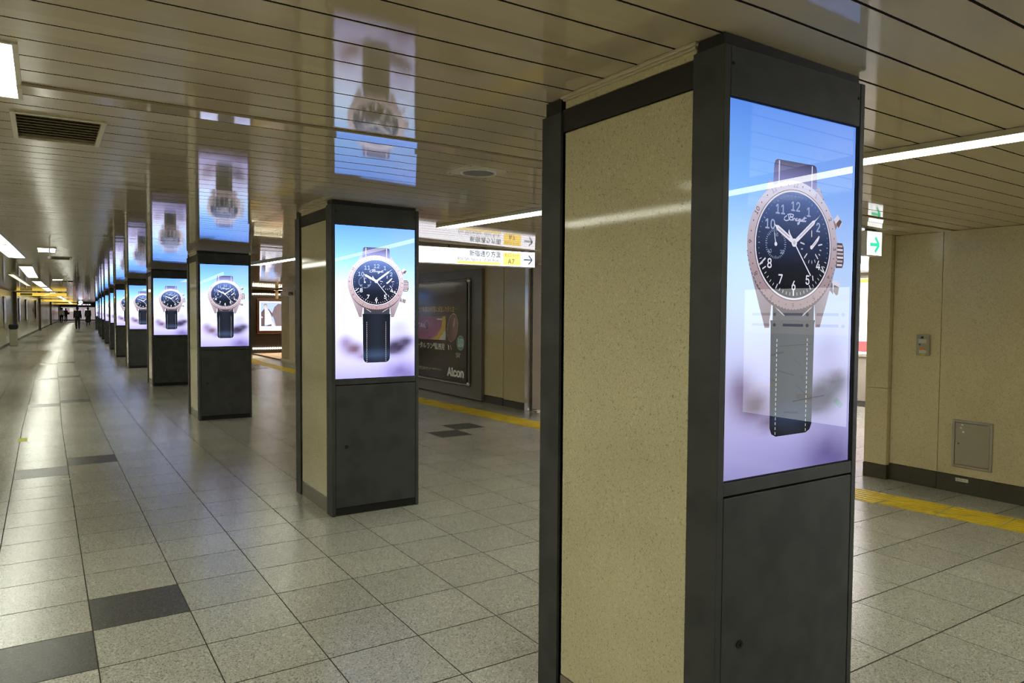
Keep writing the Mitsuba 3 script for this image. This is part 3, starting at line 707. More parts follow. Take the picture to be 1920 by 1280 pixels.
# air vents
def vent(x0, x1, y0, y1, label):
    k = thing('air_vent', label, 'air vent', 'air vents in the ceiling of the left aisle')
    z, f = ceil_z(0), .022
    put('frame', ply(cat_(CB(x0, x0 + f, y0, y1, z - .010, z + .006), CB(x1 - f, x1, y0, y1, z - .010, z + .006), CB(x0 + f, x1 - f, y0, y0 + f, z - .010, z + .006), CB(x0 + f, x1 - f, y1 - f, y1, z - .010, z + .006)), 'mat_lampframe'), k, label='pale metal frame')
    put('box', ply(cat_(B(x0 + f - .004, x0 + f, y0 + f, y1 - f, z, z + .055), B(x1 - f, x1 - f + .004, y0 + f, y1 - f, z, z + .055), B(x0 + f, x1 - f, y0 + f - .004, y0 + f, z, z + .055), B(x0 + f, x1 - f, y1 - f, y1 - f + .004, z, z + .055), B(x0 + f, x1 - f, y0 + f, y1 - f, z + .055, z + .06)), 'mat_louver'), k)
    n = 9
    for i in range(n):
        yy = y0 + f + (y1 - y0 - 2 * f) * (i + .5) / n
        b = B(x0 + f, x1 - f, -.028, .028, -.002, .002); b.apply_transform(trimesh.transformations.rotation_matrix(math.radians(32), [1, 0, 0])); b.apply_translation([0, yy, z + .018])
        put('louver', ply(b, 'mat_louver'), k)
vent(-.115, .262, 3.895, 4.485, 'nearest air vent, dark louvres in the ceiling at the upper left')
vent(.055, .405, 14.24, 14.95, 'second air vent, a dark slot beyond the small rectangular light')
vent(.29, .64, 26.2, 27.3, 'third air vent, a thin dark line far down the left aisle')
for (x, y, dz, nm) in ((.08, 12.1, .15, 'thin pendant rod with a small ball by the nearer rectangular light'), (.42, 24.2, .15, 'thin pendant rod with a small ball by the farther rectangular light')):
    k = thing('pendant_sensor', nm, 'sensor', 'pendant rods hanging from the ceiling')
    z = ceil_z(0)
    put('rod', ply(cyl([x, y, z - dz], [x, y, z], .006), 'mat_white'), k)
    b = trimesh.creation.icosphere(2, .022); b.apply_translation([x, y, z - dz]); put('ball', ply(b, 'mat_white', smooth=True), k)

# ceiling speaker with a square plate
k = thing('ceiling_speaker', 'round ceiling speaker on a square plate between the first two pillars', 'speaker')
sx, sy, hz = 2.255, 3.895, .148
sz = ceil_z(sx)
sl = math.degrees(math.atan2(-.0195, 1))
tw = T().translate([sx, sy, sz]) @ T().rotate([0, 1, 0], -sl)
put('plate', ply(CB(-hz, hz, -hz, hz, -.006, .003, .002), 'mat_cream'), k, to_world=tw)
ring = trimesh.creation.annulus(.098, .112, .010, sections=40); ring.apply_translation([0, 0, -.010])
put('ring', ply(ring, 'mat_white', smooth=30), k, to_world=tw, label='bright metal ring')
put('grille', ply(trimesh.creation.cylinder(.098, .004, sections=40, transform=trimesh.transformations.translation_matrix([0, 0, -.0075])), 'mat_grille'), k, to_world=tw)
for a in (-1, 1):
    for b in (-1, 1): put('screw', ply(trimesh.creation.cylinder(.005, .004, sections=8, transform=trimesh.transformations.translation_matrix([a * .128, b * .128, -.007])), 'mat_lampdark'), k, to_world=tw)

# ------------------------------------------------------------------ hanging direction sign (lit)
def emissive_panel(layers, level, bsdf='mat_signface'):
    v, f, c = flat_picture(layers)
    return v, face_up(v, f), np.clip(c, .002, 8) * level
hs = thing('hanging_sign', 'lit white hanging sign with a right arrow and yellow exit A7 box', 'sign')
X0, X1, Z0, Z1, YS = 2.95, 5.435, 2.213, 2.407, 7.90
put('box', ply(CB(X0 - .004, X1 + .004, YS + .002, YS + .13, Z0 - .006, Z1 + .004, .003), 'mat_white'), hs, label='white sign body')
WS, HS = X1 - X0, Z1 - Z0
YEL, BLK, NAVY = np.array([1.0, .70, .13]), np.array([.02, .025, .03]), np.array([.012, .05, .085])
ly = []
s0 = lambda x, z: (x - X0, z - Z0)
def arrow(x0, x1, yc, h, w): return unary_union([stroke([(x0, yc), (x1 - .012, yc)], w, 2), stroke([(x1 - h * .52, yc + h / 2), (x1 - .006, yc)], w, 2), stroke([(x1 - h * .52, yc - h / 2), (x1 - .006, yc)], w, 2)])
ly.append((arrow(5.262 - X0, 5.398 - X0, .093, .115, .0165), NAVY, None))
def fitw(g, w):
    b = g.bounds
    return affinity.scale(affinity.translate(g, -b[0], 0), w / (b[2] - b[0]), 1, origin=(0, 0)) if not g.is_empty else g
ly.append((at(fitw(glyphs('新宿通り方面', .058, True, 1), .455), 4.452 - X0, .112), NAVY, None))
ly.append((at(fitw(glyphs('for Shinjuku-dori Ave.', .040), .612), 4.285 - X0, .047), np.array([.05, .07, .10]), None))
ly.append((at(fitw(glyphs('出口', .036, True), .105), 4.962 - X0, .126), np.array([.25, .19, .03]), None))
ly.append((at(fitw(glyphs('Exit', .036), .095), 5.092 - X0, .126), np.array([.30, .23, .05]), None))
ly.append((at(fitw(glyphs('A7', .058, bold=1), .098), 5.018 - X0, .034), np.array([.06, .05, .03]), None))
ly.append((sbox(4.945 - X0, .014, 5.212 - X0, .172), YEL * np.array([1, 1, 1.4]), None))
ly.append((sbox(4.284 - X0, .010, 4.900 - X0, .040), YEL, None))
ly.append((sbox(0, 0, WS, HS), np.array([.95, .93, 1.0]), None))
v, f, c = emissive_panel(ly, 1.55)
put('face', ply((np.c_[v[:, 0], 0 * v[:, 0], v[:, 1]] + [X0, YS, Z0], f), 'mat_signface', color=c, emit={'type': 'mesh_attribute', 'name': 'vertex_color'}), hs, label='glowing printed face')
for x in (3.3, 4.2, 5.28): put('hanger', ply(cyl([x, YS + .065, Z1], [x, YS + .065, ceil_z(x)], .008), 'mat_lampdark'), hs)

# exit arrow sign by the pilaster
es = thing('exit_sign', 'small white lit sign with a green arrow at the pilaster top', 'sign')
X0, X1, Z0, Z1, YS = 6.315, 6.553, 2.168, 2.384, 3.845
put('box', ply(CB(X0 - .004, X1 + .012, YS + .002, YS + .09, Z0 - .004, Z1 + .004, .002), 'mat_white'), es)
GRN = np.array([.01, .50, .27])
a_ = arrow(.055, .202, .098, .135, .030)
v, f, c = emissive_panel([(a_, GRN, None), (sbox(.035, .02, .07, .045), np.array([.6, .8, .9]), None), (sbox(0, 0, X1 - X0, Z1 - Z0), np.array([1, 1, .98]), None)], 1.7)
put('face', ply((np.c_[v[:, 0], 0 * v[:, 0], v[:, 1]] + [X0, YS, Z0], f), 'mat_signface', color=c, emit={'type': 'mesh_attribute', 'name': 'vertex_color'}), es, label='glowing face with green arrow')
put('bracket', ply(B(X0 + .06, X1 - .06, YS + .02, YS + .06, Z1, ceil_z(6.43)), 'mat_lampdark'), es)

# ------------------------------------------------------------------ wall fittings on the near right wall
k = thing('access_panel', 'square painted steel access panel low on the right wall', 'access panel')
x = 6.9995; y0, y1, z0, z1 = 3.045, 3.385, .240, .672
f_w = .024
put('frame', ply(cat_(CB(x - .014, x, y0, y0 + f_w, z0, z1, .003), CB(x - .014, x, y1 - f_w, y1, z0, z1, .003), CB(x - .014, x, y0 + f_w, y1 - f_w, z0, z0 + f_w, .003), CB(x - .014, x, y0 + f_w, y1 - f_w, z1 - f_w, z1, .003)), 'mat_steel'), k)
dk = put('door', ply(CB(x - .007, x, y0 + f_w + .003, y1 - f_w - .003, z0 + f_w + .003, z1 - f_w - .003, .001), 'mat_steelpaint'), k)
put('lock', ply(cyl([x - .010, y1 - .055, .455], [x - .006, y1 - .055, .455], .008), 'mat_lampdark'), dk)
for yy, zz in ((y1 - .085, .628), (y1 - .075, .60), (y1 - .095, .565)): put('paint_chip', ply(B(x - .0076, x - .006, yy - .008, yy + .008, zz - .007, zz + .007), 'mat_white'), dk)
k = thing('control_box', 'small beige wall box with labels and an orange stripe', 'wall box')
y0, y1, z0, z1 = 3.605, 3.725, 1.241, 1.436
put('box', ply(CB(x - .03, x, y0, y1, z0, z1, .004), 'mat_steelpaint'), k)
def sticker(a, b, c, d, mat, nm): put(nm, ply(B(x - .0312, x - .0295, y1 - b * (y1 - y0), y1 - a * (y1 - y0), z1 - d * (z1 - z0), z1 - c * (z1 - z0)), mat), k)
sticker(.10, .40, .10, .19, 'mat_blue', 'blue_sticker'); sticker(.36, .56, .08, .19, 'mat_clothnavy', 'dark_sticker'); sticker(.2, .8, .21, .41, 'mat_label', 'label'); sticker(.26, .74, .64, .72, 'mat_orange', 'orange_stripe')
sticker(.24, .8, .74, .90, 'mat_label', 'label'); sticker(.36, .72, .92, .985, 'mat_lime', 'yellow_sticker')
put('lock', ply(cyl([x - .032, y1 - .034, 1.342], [x - .028, y1 - .034, 1.342], .009), 'mat_lampdark'), k)
k = thing('skirting_label', 'small pale label stuck on the black skirting below the access panel', 'label')
put('strip', ply(B(6.9915, 6.9928, 3.235, 3.345, .108, .140), 'mat_label'), k)
for i in range(3): put('print', ply(B(6.991, 6.9917, 3.255 + i * .03, 3.27 + i * .03, .120, .128), 'mat_steelpaint'), k)

# vicinity map board on the right wall, behind the viewpoint, seen mirrored in the nearest screen
mb = thing('map_board', 'lit area map board mirrored in the lower half of the nearest screen', 'map board')
MY0, MY1, MZ0, MZ1 = -2.60, -.35, .46, 1.905
put('frame', ply(CB(6.955, 7.0, MY0 - .05, MY1 + .05, MZ0 - .05, MZ1 + .05, .004), 'mat_steel'), mb)
ml = []
mr = np.random.default_rng(5)
MW, MH = MY1 - MY0, MZ1 - MZ0
ml.append((sbox(MW * .18, MH - .13, MW * .46, MH - .075), np.array([.95, .72, .12]), None))
for j in range(2):
    for i in range(5): ml.append((sbox(.2 + i * .42, MH - .30 - j * .12, .46 + i * .42, MH - .27 - j * .12), np.array([.25, .28, .34]), None))
    for i in range(5): ml.append((ell(.15 + i * .42, MH - .285 - j * .12, .02, .02, 6), np.array([.35, .3, .3]), None))
ml.append((at(sbox(-.05, -.03, .05, .03), 1.02, .24, 40), np.array([.25, .75, .15]), None))
ml.append((sbox(.10, .10, .22, .19), np.array([.75, .50, .50]), None))
for _ in range(26):
    a, b = mr.uniform(.05, MW - .15), mr.uniform(.08, MH - .55); ml.append((stroke([(a, b), (a + mr.uniform(-.1, .45), b + mr.uniform(-.12, .12))], mr.choice([.006, .012, .02]), 2).intersection(sbox(.03, .03, MW - .03, MH - .5)), np.array([[.55, .6, .68], [.9, .8, .45], [.45, .5, .5]][mr.integers(3)]), None))
for _ in range(14):
    a, b = mr.uniform(.05, MW - .3), mr.uniform(.08, MH - .6); ml.append((sbox(a, b, a + mr.uniform(.05, .2), b + mr.uniform(.02, .08)), np.array([[.62, .70, .66], [.70, .66, .62]][mr.integers(2)]), None))
ml.append((sbox(0, 0, MW, MH - .5), np.array([.72, .78, .80]), None))
ml.append((sbox(0, 0, MW, MH), np.array([.90, .90, .90]), None))
v, f, c = emissive_panel(ml, 4.2)
put('map_face', ply((np.c_[0 * v[:, 0] + 6.953, MY1 - v[:, 0], v[:, 1] + MZ0], f), 'mat_signface', color=c, emit={'type': 'mesh_attribute', 'name': 'vertex_color'}), mb, label='glowing map')

# ------------------------------------------------------------------ dark framed contact lens poster
pf_ = thing('poster_frame', 'large dark framed poster for contact lenses on the right wall behind the second pillar', 'poster')
PX = 6.60
AY0, AY1, AZ0, AZ1 = 11.26, 15.45, .025, 2.405
IY0, IY1, IZ0, IZ1 = 11.63, 15.08, .235, 2.25
def rrect(x0, y0, x1, y1, r): return sbox(x0 + r, y0 + r, x1 - r, y1 - r).buffer(r, quad_segs=6)
def on_wall(g, h, x):      # flat shape (horizontal = AY1 - y, vertical = z), thickness h towards the aisle
    m = extrude(g, h); v = np.array(m.vertices)
    return trimesh.Trimesh(np.c_[x - v[:, 2], AY1 - v[:, 0], v[:, 1]], m.faces, process=False)
W_ = AY1 - AY0
put('surround', ply(on_wall(sbox(0, AZ0, W_, AZ1).difference(rrect(AY1 - IY1, IZ0, AY1 - IY0, IZ1, .1)), .10, 6.70), 'mat_adframe'), pf_, label='dark grey surround')
outer, inner = rrect(AY1 - IY1, IZ0, AY1 - IY0, IZ1, .1), rrect(AY1 - IY1 + .06, IZ0 + .06, AY1 - IY0 - .06, IZ1 - .06, .03)
rim = on_wall(outer.difference(inner), .13, 6.70)
put('rim', ply(rim, 'mat_adrim'), pf_, label='glossy black rounded rim')
rod = []
zt, zb = IZ1 - .03, IZ0 + .03
rod.append(cyl([6.573, IY0 + .1, zt], [6.573, IY1 - .1, zt], .022, 16)); rod.append(cyl([6.573, IY0 + .1, zb], [6.573, IY1 - .1, zb], .022, 16))
rod.append(cyl([6.573, IY0 + .03, zb + .07], [6.573, IY0 + .03, zt - .07], .022, 16)); rod.append(cyl([6.573, IY1 - .03, zb + .07], [6.573, IY1 - .03, zt - .07], .022, 16))
put('rim_tube', ply(cat_(*rod), 'mat_adrim', smooth=30), pf_, label='rounded glossy edge')
for yy in (IY0 + .055, IY1 - .055):
    for zz in (zt - .02, zb + .02):
        b = trimesh.creation.icosphere(3, .05); b.apply_scale([.7, 1.0, 1.0]); b.apply_translation([6.575, yy, zz]); put('corner_cap', ply(b, 'mat_chrome', smooth=True), pf_, label='chrome corner cap')
# poster print
QY0, QY1, QZ0, QZ1 = 11.79, 14.96, .305, 2.185
H = lambda y: QY1 - y; Zp = lambda z: z - QZ0
GOLD, PAPER = np.array([.42, .28, .09]), np.array([.62, .60, .58])
def lens_col(x, y):
    t = np.clip((x - H(12.6)) / .5, 0, 1); return np.array([.05, .028, .03]) * (1 - t) + np.array([.20, .12, .13]) * t
def box_col(x, y):
    t = np.clip((y - Zp(1.06)) / .47, 0, 1); u = np.clip((x - H(14.9)) / 2.2, 0, 1)
    return (np.array([.30, .13, .27]) * (1 - t) + np.array([.15, .045, .12]) * t) * (.6 + .6 * u)
def poster_col(x, y):
    t = np.clip(y / (QZ1 - QZ0), 0, 1); return np.array([.024, .018, .018]) * (1 - t) + np.array([.055, .043, .050]) * t
pl = []
pl.append((at(fitw(glyphs('ワンランク上の快適な装用感と安定した見え方…', .085, True, 1), 2.15), H(14.32), Zp(1.632)), GOLD, None))
pl.append((at(fitw(glyphs('Alcon', .150, bold=5), .665), H(12.552), Zp(.392)), PAPER * 1.1, None))
pl.append((at(fitw(glyphs('デイリーズ トータル ワン®乱視用', .098, True, 2), 2.15), H(14.82), Zp(.888)), PAPER, None))
for i, (t, w) in enumerate((('本製品は高度管理医療機器です。眼科医の検査処方を受けてお求めください。', 2.0), ('必ず添付文書をよく読み、取扱い方法を守り、正しく使用してください。', 1.5))):
    pl.append((at(fitw(glyphs(t, .022, True), w), H(14.76), Zp(.468 - .036 * i)), PAPER * .7, None))
pl.append((at(fitw(glyphs('乱視用', .062, True, 1), .20), H(12.115), Zp(1.048)), PAPER, None)); pl.append((at(fitw(glyphs('新登場', .062, True, 1), .20), H(12.115), Zp(.968)), PAPER, None))
pl.append((ell(H(12.017), Zp(1.037), .135, .130), np.array([.05, .20, .26]), None)); pl.append((ell(H(12.017), Zp(1.037), .148, .142), np.array([.30, .26, .16]), None))
pl.append((at(fitw(glyphs('詳しくは', .040, True, 1), .17), H(12.20), Zp(.81)), PAPER, None)); pl.append((at(fitw(glyphs('コチラ', .040, True, 1), .155), H(12.20), Zp(.755)), PAPER, None))
le = affinity.rotate(ell(H(12.34), Zp(1.32), .20, .285, 20), -22)
le2 = affinity.rotate(ell(H(12.335), Zp(1.32), .155, .25, 20), -22)
pl.append((affinity.rotate(ell(H(12.27), Zp(1.42), .03, .10, 10), -18), np.array([.30, .2, .22]), None)); pl.append((le2, lens_col, .08)); pl.append((le.difference(affinity.rotate(ell(H(12.345), Zp(1.315), .19, .275, 20), -22)), np.array([.42, .32, .34]), None)); pl.append((le, np.array([.10, .06, .07]), None))
pl.append((PG([(H(12.53), Zp(.99)), (H(12.50), Zp(.88)), (H(12.47), Zp(.90)), (H(12.49), Zp(.98))]), np.array([.5, .45, .46]), None)); pl.append((stroke([(H(12.42), Zp(.98)), (H(12.38), Zp(.90))], .02), np.array([.3, .24, .25]), None))
bx = PG([(H(14.9), Zp(1.045)), (H(14.9), Zp(1.505)), (H(12.622), Zp(1.538)), (H(12.622), Zp(1.07))])
pl.append((at(fitw(glyphs('TOTAL', .082, bold=1), .75), H(14.25), Zp(1.302)), PAPER, None)); pl.append((at(fitw(glyphs('DAILIES', .05), .6), H(14.65), Zp(1.40)), PAPER * .8, None))
pl.append((at(glyphs('1', .075), H(13.455), Zp(1.305)), np.array([.10, .05, .07]), None))
pl.append((ell(H(13.442), Zp(1.342), .095, .100).difference(ell(H(13.442), Zp(1.342), .085, .090)), np.array([.42, .28, .10]), None)); pl.append((ell(H(13.442), Zp(1.342), .085, .090), np.array([.11, .04, .075]), None))
pl.append((sbox(H(13.0), Zp(1.463), H(12.76), Zp(1.492)), np.array([.30, .50, .45]), None))
pl.append((PG([(H(12.622), Zp(1.27)), (H(12.622), Zp(1.07)), (H(12.93), Zp(1.068))]), np.array([.50, .49, .47]), None))
pl.append((PG([(H(12.622), Zp(1.27)), (H(12.93), Zp(1.068)), (H(13.25), Zp(1.063)), (H(13.0), Zp(1.15)), (H(12.80), Zp(1.32)), (H(12.76), Zp(1.535)), (H(12.622), Zp(1.538))]), np.array([.42, .29, .07]), None))
pl.append((stroke([(H(13.42), Zp(1.065)), (H(13.12), Zp(1.18)), (H(12.97), Zp(1.34)), (H(12.92), Zp(1.50))], .012, 2).intersection(bx), np.array([.16, .05, .14]), None))
pl.append((bx, box_col, .12))
for _ in range(40):
    pl.append((ell(mr.uniform(.1, 3.1), mr.uniform(.05, 1.8), *[mr.uniform(.004, .012)] * 2, 3), np.array([.13, .10, .06]), None))
pl.append((sbox(0, 0, QY1 - QY0, QZ1 - QZ0), poster_col, .25))
v, f, c = flat_picture(pl); f = face_up(v, f)
put('print', ply((np.c_[0 * v[:, 0] + 6.585, QY1 - v[:, 0], v[:, 1] + QZ0], f), 'mat_print', color=np.clip(c * 1.9, 0, 1)), pf_, label='dark poster print with a lens, a purple pack and white lettering')
put('backing', ply(B(6.586, 6.70, IY0 + .05, IY1 - .05, IZ0 + .05, IZ1 - .05), 'mat_black'), pf_)

# ------------------------------------------------------------------ stone shop front with fluted column, and the bulb-lit front set back behind it
sf = thing('stone_column', 'warm beige stone shop column with flutes and a patterned frieze', 'column')
put('body', ply(B(6.49, 6.9, 22.3, 23.86, 0, 2.08), 'mat_stone'), sf)
for i in range(5):
    yy = 23.07 + i * .165
    put('flute_rib', ply(cat_(cyl([6.488, yy, .10], [6.488, yy, 2.06], .052, 16)), 'mat_stonegloss', smooth=30), sf)
put('flat_panel', ply(CB(6.455, 6.5, 22.32, 22.95, .05, 2.08, .004), 'mat_stone'), sf)
put('frieze', ply(CB(6.44, 6.9, 22.29, 23.88, 2.08, 2.235, .006), 'mat_stone'), sf)
for i in range(3):
    yy = 22.42 + i * .18
    put('frieze_motif', ply(cat_(*[B(6.432, 6.441, yy + a, yy + b, 2.105 + c_, 2.105 + d_) for a, b, c_, d_ in ((0, .13, 0, .014), (0, .13, .09, .104), (0, .014, 0, .104), (.116, .13, 0, .104), (.04, .09, .03, .044), (.04, .054, .03, .075), (.04, .09, .062, .075))]), 'mat_black'), sf, label='black meander motif')
put('top', ply(B(6.50, 6.9, 22.3, 23.86, 2.235, 2.405), 'mat_stone'), sf)
put('base', ply(B(6.44, 6.9, 22.29, 23.88, 0, .09), 'mat_stone'), sf)
sp = thing('shop_floor', 'warm pink beige raised shop floor with a dark edge', 'floor', kind='structure')
put('slab', ply(CB(6.52, 10, 23.9, 28.0, 0, .03, .004), 'mat_shopfloor'), sp)
put('edge', ply(CB(6.48, 6.52, 22.3, 28.2, 0.0005, .034, .003), 'mat_brown'), sp)
mq = thing('bulb_front', 'dark shop front edged with rows of round glowing bulbs', 'shop front')
put('panel', ply(B(6.5, 10, 28.05, 28.25, .03, 2.405), 'mat_shopdark'), mq)
put('ledge', ply(B(6.5, 10, 27.95, 28.05, 2.27, 2.405), 'mat_shopdark'), mq)
for z in (.205, 2.245):
    bl = []
    for i in range(20):
        b = trimesh.creation.icosphere(2, .039); b.apply_translation([6.56 + i * .087, 27.99, z]); bl.append(b)
    put('bulb_row', ply(cat_(*bl), 'mat_white', emit=(7.0, 6.2, 4.2)), mq, kind='stuff', label='row of glowing white bulbs')
put('poster_frame', ply(CB(6.69, 8.36, 27.98, 28.05, .755, 2.065, .01), 'mat_bronze'), mq, label='bronze poster frame')
lb = []
s2 = lambda x, z: (x - 6.77, z - .865)
PWd, PHt = 1.5, 1.11
SKINP, SUIT = np.array([.75, .45, .35]), np.array([.035, .03, .06])
lb.append((ell(.225, .935, .058, .075, 10).difference(ell(.225, .925, .047, .06, 10)).intersection(sbox(0, .93, 1, 2)), np.array([.03, .02, .02]), None))
lb.append((ell(.225, .92, .047, .065, 10), SKINP, None))
lb.append((ell(.095, .51, .03, .035, 6), SKINP, None))
lb.append((PG([(.20, .85), (.27, .85), (.36, .74), (.43, .55), (.44, .26), (.20, .22), (.20, .55)]), np.array([.92, .90, .98]), None))
lb.append((PG([(.16, .80), (.21, .84), (.20, .55), (.19, .17), (.07, .18), (.07, .70)]).union(PG([(.28, .84), (.36, .80), (.50, .62), (.47, .5), (.40, .66)])), SUIT, None))
lb.append((PG([(.19, .17), (.43, .25), (.45, .17)]), np.array([.05, .05, .06]), None))
lb.append((PG([(.46, .64), (.56, .90), (.70, 1.02), (.95, 1.0), (.95, .18), (.6, .18), (.55, .40)]), np.array([.09, .08, .12]), None))
lb.append((ell(.70, .60, .10, .13, 8), np.array([.55, .42, .46]), None))
lb.append((PG([(.43, .18), (.56, .18), (.5, .34), (.45, .38)]), np.array([.62, .55, .64]), None))
lb.append((sbox(.05, .17, 1.45, 1.06), lambda x, y: np.array(srgb(150, 185, 245)) * (1 - .3 * x) + np.array([.5, .4, .5]) * .3 * x, .2))
lb.append((sbox(0, 0, PWd, PHt), np.array([.9, .88, 1.0]), None))
# the front figure is drawn over the frame of the picture: order from top to bottom as listed
v, f, c = emissive_panel(lb, 1.5)
put('lightbox', ply((np.c_[v[:, 0] + 6.77, 0 * v[:, 0] + 27.975, v[:, 1] + .865], f), 'mat_signface', color=c, emit={'type': 'mesh_attribute', 'name': 'vertex_color'}), mq, label='lit poster with a man in a white shirt')
k = thing('shop_downlight', 'warm glowing ceiling panel in the shop entrance', 'downlight')
put('frame', ply(cat_(B(7.0, 9.0, 24.4, 24.44, 2.355, 2.372), B(7.0, 9.0, 27.2, 27.24, 2.355, 2.372), B(7.0, 7.04, 24.44, 27.2, 2.355, 2.372), B(8.96, 9.0, 24.44, 27.2, 2.355, 2.372)), 'mat_bronze'), k)
v, fc = quad((7.04, 24.44, 2.36), (7.04, 27.2, 2.36), (8.96, 27.2, 2.36), (8.96, 24.44, 2.36))
put('diffuser', ply((v, fc), 'mat_white', emit=(5.0, 3.3, 1.8)), k)
put('hang_bar', ply(CB(6.86, 6.95, 26.0, 26.1, 2.05, 2.36, .004), 'mat_cream'), k)

# light in the side passage
k = thing('passage_lamp', 'bright ceiling light of the side passage', 'ceiling lamp')
put('housing', ply(cat_(B(7.88, 7.92, 5.5, 8.5, 2.384, 2.399), B(11.88, 11.92, 5.5, 8.5, 2.384, 2.399), B(7.92, 11.88, 5.48, 5.52, 2.384, 2.399), B(7.92, 11.88, 8.48, 8.52, 2.384, 2.399)), 'mat_lampframe'), k)
v, fc = quad((7.92, 5.52, 2.384), (7.92, 8.48, 2.384), (11.88, 8.48, 2.384), (11.88, 5.52, 2.384))
put('diffuser', ply((v, fc), 'mat_white', emit=(4.2, 3.9, 3.9)), k)
k = thing('passage_notice', 'tall lit white notice with a red foot in the side passage', 'notice')
put('frame', ply(CB(12.84, 12.895, 6.0, 8.9, .83, 2.35, .004), 'mat_lampframe'), k)
nl = [(sbox(.2, .10, .6, .18), np.array([.9, .8, .8]), None), (sbox(.05, .05, 2.75, .24), np.array([.85, .05, .06]), None), (sbox(0, 1.34, 2.8, 1.40), np.array([.85, .85, .05]), None), (sbox(0, 0, 2.8, 1.42), np.array([.9, .9, 1.0]), None)]
v, f, c = emissive_panel(nl, 1.5)
put('face', ply((np.c_[0 * v[:, 0] + 12.838, 8.85 - v[:, 0], v[:, 1] + .88], f), 'mat_signface', color=c, emit={'type': 'mesh_attribute', 'name': 'vertex_color'}), k)

# ------------------------------------------------------------------ far left: yellow hanging signs, lit notices, far end
def yellow_sign(x0, x1, z0, z1, y, label, dark=None, level=1.0):
    k = thing('yellow_sign', label, 'sign', 'yellow signs hanging over the left aisle')
    put('box', ply(CB(x0, x1, y + .003, y + .14, z0, z1, .004), 'mat_lampdark'), k)
    W, Hh = x1 - x0, z1 - z0
    a = []
    if dark:
        a.append((unary_union([stroke([(.10, Hh / 2), (.27, Hh / 2)], .022, 2), stroke([(.15, Hh / 2 + .045), (.10, Hh / 2), (.15, Hh / 2 - .045)], .02, 2)]), np.array([.10, .06, .01]), None))
        a.append((sbox(dark[0], Hh * .14, dark[1], Hh * .86), np.array([.05, .045, .005]), None))
    a.append((sbox(0, 0, W, Hh), np.array([.95, .62, .075]), None))
    v, f, c = emissive_panel(a, level)
    put('face', ply((np.c_[v[:, 0] + x0, 0 * v[:, 0] + y, v[:, 1] + z0], f), 'mat_signface', color=c, emit={'type': 'mesh_attribute', 'name': 'vertex_color'}), k)
    for q in (.15, .85): put('hanger', ply(cyl([x0 + W * q, y + .07, z1], [x0 + W * q, y + .07, ceil_z(0)], .012, 6), 'mat_lampdark'), k)
yellow_sign(-1.30, 1.00, 2.285, 2.45, 44.0, 'nearest yellow hanging sign with a left arrow and a dark field', (.31, .82), 1.0)
yellow_sign(-.17, 2.09, 2.265, 2.45, 73.0, 'second yellow hanging sign, smaller, below the first', (.1, .102), .95)
yellow_sign(1.15, 3.55, 2.24, 2.43, 108.0, 'farthest yellow hanging sign', None, .75)
def notice(y, w, z0, z1, cols, label):
    k = thing('wall_notice', label, 'notice', 'lit notices on the far left wall')
    x = -1.86 + bend(y)
    put('case', ply(CB(x - .02, x, y - w / 2 - .05, y + w / 2 + .05, z0 - .05, z1 + .05, .004), 'mat_steelpaint'), k)
    a = []
    n = len(cols)
    for i, cc in enumerate(cols): a.append((sbox(.02, (z1 - z0) * i / n + .01, w - .02, (z1 - z0) * (i + 1) / n - .01), np.array(cc), None))
    a.append((sbox(0, 0, w, z1 - z0), np.array([.35, .35, .42]), None))
    v, f, c = emissive_panel(a, .8)
    put('sheet', ply((np.c_[0 * v[:, 0] + x + .002, y + w / 2 - v[:, 0], v[:, 1] + z0], f[:, ::-1]), 'mat_signface', color=c, emit={'type': 'mesh_attribute', 'name': 'vertex_color'}), k)
notice(37.6, 1.7, 1.05, 2.1, [(.25, .25, .30), (.32, .32, .40)], 'grey notice case at the left edge of the far wall')
notice(46.6, 2.0, 1.0, 2.15, [(.22, .18, .45), (.55, .55, .72), (.50, .50, .75), (.5, .5, .7)], 'tall violet notice sheet, second along the far left wall')
notice(52.4, 2.0, 1.0, 2.15, [(.50, .52, .66), (.42, .42, .60), (.5, .5, .72)], 'pale blue notice sheet, third along the far left wall')
notice(63.0, 3.5, 1.0, 2.2, [(.30, .32, .45), (.40, .42, .52)], 'blue grey notice sheets beside the second dark post')
k = thing('red_notice', 'small red notice on the far left wall', 'notice')
put('sheet', ply(B(-1.872 + bend(59.5), -1.86 + bend(59.5), 58.6, 60.4, 1.45, 1.62), 'mat_red'), k)
put('holder', ply(B(-1.876 + bend(59.5), -1.871 + bend(59.5), 58.5, 60.5, 1.42, 1.65), 'mat_steelpaint'), k)
k = thing('waste_bin', 'small dark topped stand against the far left wall', 'stand')
put('body', ply(CB(-1.80 + bend(38.6), -1.5 + bend(38.6), 38.4, 38.8, 0, .75, .02), 'mat_steelpaint'), k)
put('top', ply(CB(-1.82 + bend(38.6), -1.48 + bend(38.6), 38.35, 38.85, .75, .95, .03), 'mat_black'), k)

